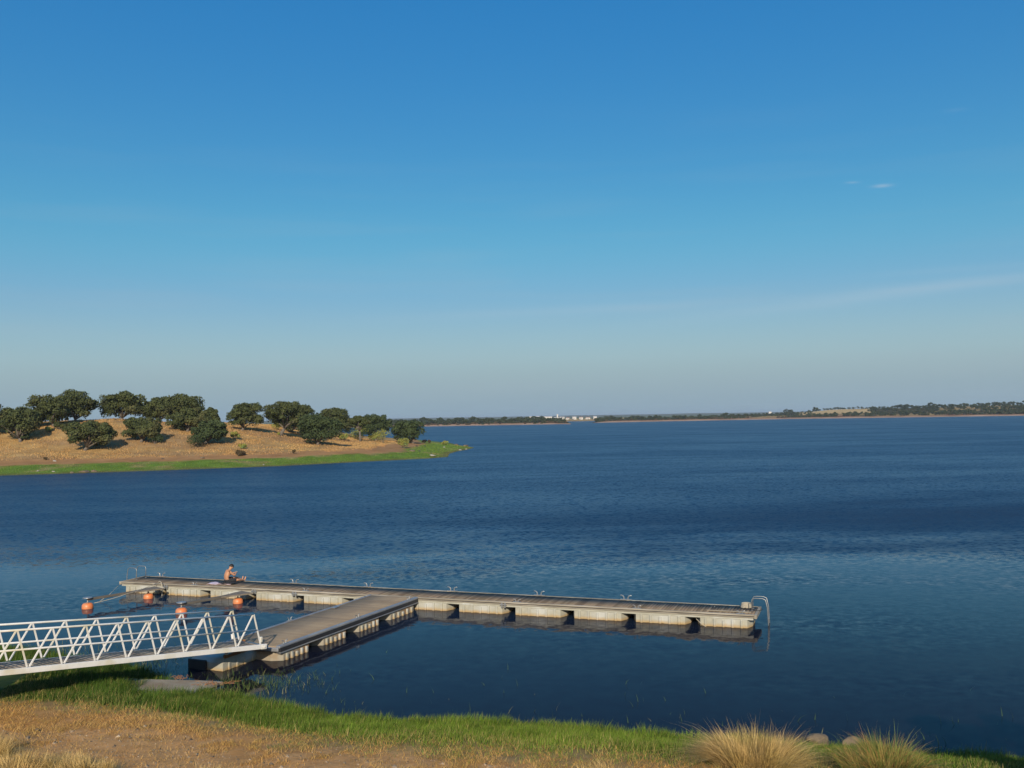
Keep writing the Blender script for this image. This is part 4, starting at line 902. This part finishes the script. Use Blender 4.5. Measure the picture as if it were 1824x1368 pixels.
for i, (px, py, w_, h_, lab, mm) in enumerate((
 (178, 800, 26, 17, 'dark green bush at the foot of the umbrella-shaped oak', m_leaf2), (45, 785, 20, 15, 'dark bush at the foot of the bare-trunked left oak', m_leaf2),
 (276, 792, 30, 19, 'dark green bush at the foot of the smaller rounded oak', m_leaf2), (352, 797, 46, 25, 'large low dark bush left of the spreading oak', m_leaf2),
 (107, 765, 22, 16, 'green bush below the big left clump', m_leaf), (88, 770, 12, 9, 'small olive bush left of the one below the big left clump', m_broom),
 (431, 757, 9, 12, 'pale green bush in front of the leaning oak', m_broom), (419, 783, 15, 14, 'feathery olive bush below the leaning oak', m_broom),
 (431, 800, 12, 8, 'small bright green bush on the open slope', m_broom), (494, 766, 18, 14, 'light olive bush left of the lighter oak', m_broom), (496, 776, 5, 6, 'tiny green bush on the slope below the flat-topped oak', m_broom),
 (627, 778, 32, 18, 'yellow-green broom bush nearest the big round oak', m_broom), (645, 784, 34, 16, 'yellow broom bush second from the left of the row', m_broom),
 (683, 789, 34, 20, 'large golden broom bush below the dense round oak', m_broom), (664, 783, 14, 10, 'grey-green broom bush between two golden ones', m_broom), (719, 798, 28, 14, 'low broom bush left of the last oak', m_broom), (611, 785, 18, 12, 'pale broom bush right beside the big round oak', m_broom),
 (764, 790, 7, 8, 'tiny brown bush right of the last oak', m_farscrub), (756, 778, 9, 8, 'dry brown bush behind the last oak', m_farscrub), (793, 791, 12, 6, 'low tan bush on the tip of the peninsula', m_broom),
 (524, 808, 9, 9, 'rust-brown weed clump beside the bare shore strip', m_farscrub), (427, 812, 22, 10, 'dry russet bush at the lower edge of the open slope', m_farscrub), (82, 820, 8, 6, 'small russet weed above the green shore at left', m_farscrub))):
    k_ = 1.35 if mm is m_broom else 1.1
    bush(px, py, w_ * k_, h_ * k_, lab, 200 + i, mm, n=1300 if w_ > 10 else 450)
for i, (px, py, w_, m_, lab) in enumerate(((97, 822, 8, m_rockw, 'brown and white stone on the bare shore strip at left'), (67, 840, 6, m_rockw, 'leftmost pale flat stone in the green shore grass'), (95, 841, 6, m_rockw, 'pale stone right of the leftmost one in the shore grass'),
 (128, 843, 8, m_rock, 'dark stone at the waterline left of the brown mound'), (150, 842, 20, m_rock, 'long low brown mound at the waterline'), (168, 841, 12, m_rock, 'small low brown mound right of the long one'),
 (290, 818, 6, m_dark, 'small dark stone on the bare shore strip below the smaller oak'), (360, 817, 10, m_rock, 'grey-brown stone pile on the bare shore strip'), (422, 821, 4, m_dark, 'tiny dark stone in the green shore strip'), (470, 828, 4, m_rockw, 'tiny white stone in the green shore strip'),
 (734, 804, 12, m_rock, 'dark stone heap on the green shore left of the spit'), (747, 804, 6, m_dark, 'dark round stone right of the stone heap'), (742, 795, 5, m_dark, 'upper left of two dark dots on the bare strip'), (757, 795, 6, m_dark, 'upper right of two dark dots on the bare strip'), (770, 813, 14, m_rockw, 'flat pale stone on the lower shore of the spit'),
 (791, 797, 5, m_rockw, 'small pale stone on the spit'), (813, 793, 8, m_rock, 'brown rock near the tip of the spit'), (829, 795, 12, m_rock, 'low brown rocks right at the tip of the spit'), (820, 802, 6, m_rockw, 'left white rock in the water off the spit'), (831, 800.5, 5, m_rockw, 'right white rock in the water off the spit'))):
    q = ground_at(px, py, lambda X, Y: np.maximum(pen_z(X, Y), 0), 150, 300, .4); s_ = w_ * q.y / F / 2
    rock('rock', q + Vector((0, 0, s_ * .15)), s_, s_ * .7, min(s_ * .5, .3), m_, lab, 'rock', seed=50 + i)

# ------------------------------------------------------------------ far shores
def far_strip(name, rows, label):
    """rows: per bearing (px, [(distance, height, colour), ...])"""
    V = []; C = []; k = len(rows[0][1])
    for px, pr in rows:
        for D, z, c in pr: V.append(((px - 912) / F * D, D, z)); C.append(c)
    n = len(rows); Fc = [(i * k + j, (i + 1) * k + j, (i + 1) * k + j + 1, i * k + j + 1) for i in range(n - 1) for j in range(k - 1)]
    return tag(mesh_np(name, V, Fc, m_far, col=np.array(C), smooth=True), label, kind='structure')
redb = (.27, .15, .09); pale = (.46, .33, .24); tan = (.42, .31, .15); scr = (.085, .080, .040); grn = (.12, .15, .05); fld = (.68, .51, .26)
def A_prof(px):
    D = 1100; tip = float(np.interp(px, [975, 1016], [1, .02])); w_ = 260 * tip
    return [(D - 3, -.5, pale), (D + 2, .5, pale), (D + 14 * tip, .5 + .5 * tip, pale), (D + 16 * tip + 1, .5 + 1.5 * tip, redb), (D + 50 * tip + 2, .5 + 2.2 * tip, scr), (D + w_ * .6 + 3, .5 + 2.5 * tip, scr), (D + w_ + 4, -.5, scr)]
far_strip('far_shore', [(x, A_prof(x)) for x in range(480, 1018, 8)], 'wooded far tongue of land left of the white village')
DB = lambda px: float(np.interp(px, [1058, 1200, 1400, 1600, 1824, 2400], [1235, 1290, 1330, 1235, 1165, 1100]))
ZB = lambda px: float(np.interp(px, [1058, 1250, 1300, 1400, 1440, 1480, 1540, 1600, 1824, 2400], [3, 5, 6.8, 8.0, 9.5, 13.0, 13.5, 13.2, 14.8, 18]))
def B_prof(px):
    D = DB(px) + 12 * (vn(px, 0, .03, 5) - .5); zc_ = ZB(px); tip = float(np.interp(px, [1052, 1085], [.05, 1])); f_ = fld if 1425 < px < 1550 else (tan if (px > 1550 and vn(px, 7, .04, 13) > .55) else scr)
    lo_ = tan if (1335 < px < 1385 or 1560 < px < 1680) else (scr if vn(px, 3, .02, 9) > .4 else redb)
    return [(D - 3, -.5, pale), (D + 2, .4, pale), (D + 10 * tip, 1.0 * tip, pale), (D + 13 * tip, 2.0 * tip, redb), (D + 60 * tip, 2.4 * tip, lo_), (D + 120 * tip, (2.4 + (zc_ - 2.4) * .28) * tip, tan if (vn(px, 0, .05, 3) > .6 and px > 1330) else scr),
            (D + 170 * tip, (2.4 + (zc_ - 2.4) * .50) * tip, f_), (D + 300 * tip, zc_ * .97 * tip, f_), (D + 320 * tip, zc_ * tip, scr), (D + 600 * tip, zc_ * 1.0 * tip, scr)]
far_strip('far_shore', [(x, B_prof(x)) for x in range(1052, 2500, 8)], 'far shore rising right to a low hill with a tan field')
far_strip('village_ground', [(x, [(1800, -.5, tan), (1805, .6, tan), (1850, 2.6, tan), (1960, 4.0, fld), (2400, 4.5, grn)]) for x in range(900, 1130, 10)], 'tan slope below the white village')
def E_row(px):
    h = 14 + 9 * float(fbm(px, 0, .012, 77)); return [(2500, -.5, grn), (2520, 1, grn), (5200, 5, grn), (7500, h, scr), (9000, h + 6, grn), (12000, h, grn), (26000, 4, grn)]
far_strip('distant_hills', [(x, E_row(x)) for x in range(-1600, 3600, 25)], 'faint low hills on the horizon')
# far tree meshes shared by many trees
def far_mesh(seed, w_, h_, m):
    r_ = np.random.default_rng(seed); cent = []; rad = []
    for k in range(9): cent.append((r_.uniform(-.62, .62) * w_, r_.uniform(-.5, .5) * w_, h_ * r_.uniform(.22, .74))); rad.append(r_.uniform(.28, .44) * min(w_, h_ * .8))
    V, Fc = leaf_cloud(np.array(cent), np.array(rad), 300, .5, r_, .85)
    o = mesh_np('crown', V, Fc, m); b = MB().tube([(0, 0, -.3), (.1, 0, h_ * .5)], [.25, .15], 6).build('trunk', m_bark)
    me, tm = o.data, b.data; bpy.data.objects.remove(o); bpy.data.objects.remove(b); return me, tm
fm = [far_mesh(400 + i, 3.4 + .5 * (i % 3), 5.2 + .6 * (i % 4), m_farleaf) for i in range(6)]; fs = [far_mesh(420 + i, 2.4, 2.6, m_farscrub if i % 2 else m_farleaf) for i in range(4)]
def far_tree(px, D, z, s, pool, label, group, name='oak_tree', cat='tree'):
    me, tm = random.choice(pool); t = thing(name, label, cat, ((px - 912) / F * D, D, z), random.uniform(0, 6.28), group)
    k = s * random.uniform(.75, 1.1); s = s * 1.25
    for nm, mm in (('crown', me), ('trunk', tm)):
        o = bpy.data.objects.new(nm, mm); COL.objects.link(o); o.parent = t; o.scale = (s, s, k)
def prof_z(pr, D): return float(np.interp(D, [p[0] for p in pr], [p[1] for p in pr]))
x = 690
while x < 1003:                                          # left tongue
    D = 1100 + random.uniform(22, 45); far_tree(x, D, prof_z(A_prof(x), D) - .2, random.uniform(.85, 1.25), fm, 'dark green tree in the wood on the far shore left of the white village', 'trees on the left far shore', 'shore_tree')
    if random.random() < .8: D = 1100 + random.uniform(60, 120); far_tree(x + 2, D, prof_z(A_prof(x), D) - .2, random.uniform(.9, 1.35), fm, 'dark green tree in the wood on the far shore left of the white village', 'trees on the left far shore', 'shore_tree')
    if random.random() < .9: D = 1100 + random.uniform(12, 20); far_tree(x + 3, D, prof_z(A_prof(x), D) - .2, random.uniform(.6, .9), fs, 'low brown scrub bush on the bank of the left far shore', 'scrub on the left far shore', 'bush', 'bush')
    x += random.uniform(4.0, 7.5)
x = 1062
while x < 1300:                                          # central stretch
    pr = B_prof(x); D0 = pr[1][0]
    D = D0 + random.uniform(28, 60); far_tree(x, D, prof_z(pr, D) - .2, random.uniform(.7, 1.3), fm, 'dark green oak on the middle far shore right of the white village', 'trees on the middle far shore')
    if random.random() < .55: D = D0 + random.uniform(80, 130); far_tree(x + 3, D, prof_z(pr, D) - .2, random.uniform(.8, 1.25), fm, 'dark green oak on the middle far shore right of the white village', 'trees on the middle far shore')
    if random.random() < .8: D = D0 + random.uniform(14, 24); far_tree(x + 2, D, prof_z(pr, D) - .2, random.uniform(.6, .9), fs, 'low brown scrub bush on the bank of the middle far shore', 'scrub on the middle far shore', 'bush', 'bush')
    x += random.uniform(4.5, 8)
x = 1270
while x < 1450:                                          # pale olive grove, rows up to the skyline
    pr = B_prof(x); D0 = pr[1][0]
    for r_ in (130, 210, 300):
        D = D0 + r_ + random.uniform(-12, 12); far_tree(x + random.uniform(-2, 2), D, prof_z(pr, D) - .2, random.uniform(.75, 1.05), fs[::2], 'small grey-green olive in the grove left of the tan field', 'olive grove left of the tan field', 'olive_tree')
    if not 1335 < x < 1380: D = D0 + random.uniform(16, 26); far_tree(x, D, prof_z(pr, D) - .2, random.uniform(.8, 1.1), fs, 'low brown scrub bush on the bank below the olive grove', 'scrub below the olive grove', 'bush', 'bush')
    x += random.uniform(5.5, 8)
x = 1440
while x < 1850:                                          # right hill
    pr = B_prof(x); D0 = pr[1][0]; fieldx = 1428 < x < 1548
    D = D0 + random.uniform(335, 352); far_tree(x, D, prof_z(pr, D) - .2, random.uniform(.6, .85) + (.25 if x > 1590 else 0), fm, 'dark tree on the skyline of the far right hill', 'skyline trees of the far right hill', 'hilltop_tree')
    for r_ in ((40, 95) if fieldx else (35, 110, 190, 265)):
        if random.random() < (.85 if r_ < 120 or x > 1700 else .6): D = D0 + r_ + random.uniform(-20, 20); far_tree(x + random.uniform(-3, 3), D, prof_z(pr, D) - .2, random.uniform(.7, 1.15), fm, 'dark shrubby tree on the slope of the far right hill', 'slope trees of the far right hill', 'shrubby_tree')
    x += random.uniform(5.2, 8.2)
for px, s, lab in ((1403, 1.5, 'tall pale tree left of the tan field on the far hill'), (1452, 1.45, 'taller dark tree on the skyline above the left end of the tan field'), (1656, 1.3, 'lone taller tree breaking the skyline of the right hill')):
    D = DB(px) + (340 if px > 1420 else 200); far_tree(px, D, prof_z(B_prof(px), D), s, fm, lab, None)
# village
def house(px, wpx, base_y, hpx, D, label, roof=False, dome=False):
    sc = D / F; W_, H_ = wpx * sc, hpx * sc; z = 3.2 if px > 984 else 5.6
    t = thing('house', label, 'house', ((px - 912) / F * D, D, z), random.uniform(-.1, .1), 'white houses of the far village')
    dp = 9
    MB().box(-W_ / 2, W_ / 2, 0, dp, -1.5, H_).build('wall', m_wall, t)
    b = MB(); b.add([(-W_ / 2 - .3, -.4, H_), (W_ / 2 + .3, -.4, H_), (W_ / 2 + .3, dp + .4, H_), (-W_ / 2 - .3, dp + .4, H_), (-W_ / 2 - .3, dp / 2, H_ + 1.3), (W_ / 2 + .3, dp / 2, H_ + 1.3)], [(0, 1, 5, 4), (2, 3, 4, 5), (0, 4, 3), (1, 2, 5), (3, 2, 1, 0)]); b.build('roof', m_roof if roof else m_wall, t)
    nw = max(1, int(W_ / 5))
    for i in range(nw): xx = -W_ / 2 + W_ * (i + .5) / nw; MB().box(xx - .5, xx + .5, -.06, -.0, 1, 2.2).build('window', m_win, t)
    MB().box(-W_ * .3, -W_ * .3 + .9, -.07, 0, -.2, 1.95).build('door', m_win, t)
    if dome: MB().box(W_ * .1, W_ * .1 + 2.6, 2, 4.6, H_, H_ + 7).build('bell_tower', m_wall, t)
for (px, w_, by, hp_, lab, rf) in ((948, 12, 749, 3.6, 'long white house at the left end of the village, behind trees', 0), (957, 6, 748, 3.8, 'white house beside the leftmost long one', 0), (975, 15, 748.5, 3.2, 'long low white building left of the church tower', 0), (990, 8, 747, 3.5, 'white house with tower behind, tallest point of the village', 0),
 (1000, 9, 747, 4.2, 'brightest white house at the middle of the village', 0), (1010, 6, 747, 3, 'small tan roofed house right of the brightest one', 1), (1022, 7, 747, 4.2, 'white house with taller front in the right half of the village', 0), (1034, 7, 747, 3.5, 'low white house above the tan slope', 1),
 (1046, 8, 746.5, 3, 'long low house near the right end of the village', 1), (1059, 6, 747, 4.2, 'white house at the right end of the village beside the trees', 0)):
    house(px, w_, by, hp_, 1880 + random.uniform(-10, 10), lab, rf, dome=(px == 990))
tag(MB().box(0, 5, 0, 3, 0, 3.2, bev=.3).build('shed', m_wall, loc=((1368 - 912) / F * 1640, 1640, 8.2)), 'tiny white shed on the skyline of the olive grove', 'shed')
x = 1004
while x < 1066: far_tree(x, 1865, 3.4, .5, fs[::2], 'small dark bush among the village houses', 'bushes in the village', 'bush', 'bush'); x += random.uniform(7, 12)
# ------------------------------------------------------------------ air between here and the far shore
hm_ = bpy.data.materials.new('air'); hm_.use_nodes = True; t_ = hm_.node_tree; t_.nodes.remove(t_.nodes['Principled BSDF'])
pv = N(t_, 'ShaderNodeVolumePrincipled'); pv.inputs['Color'].default_value = (.62, .78, .95, 1); pv.inputs['Density'].default_value = .00009; t_.links.new(pv.outputs[0], t_.nodes['Material Output'].inputs['Volume'])
hb_ = MB().box(-22000, 22000, -300, 27000, -3.2, 48).build('haze', hm_); tag(hb_, 'thin pale air haze over the lake', kind='stuff')
print('objects', len(bpy.data.objects))
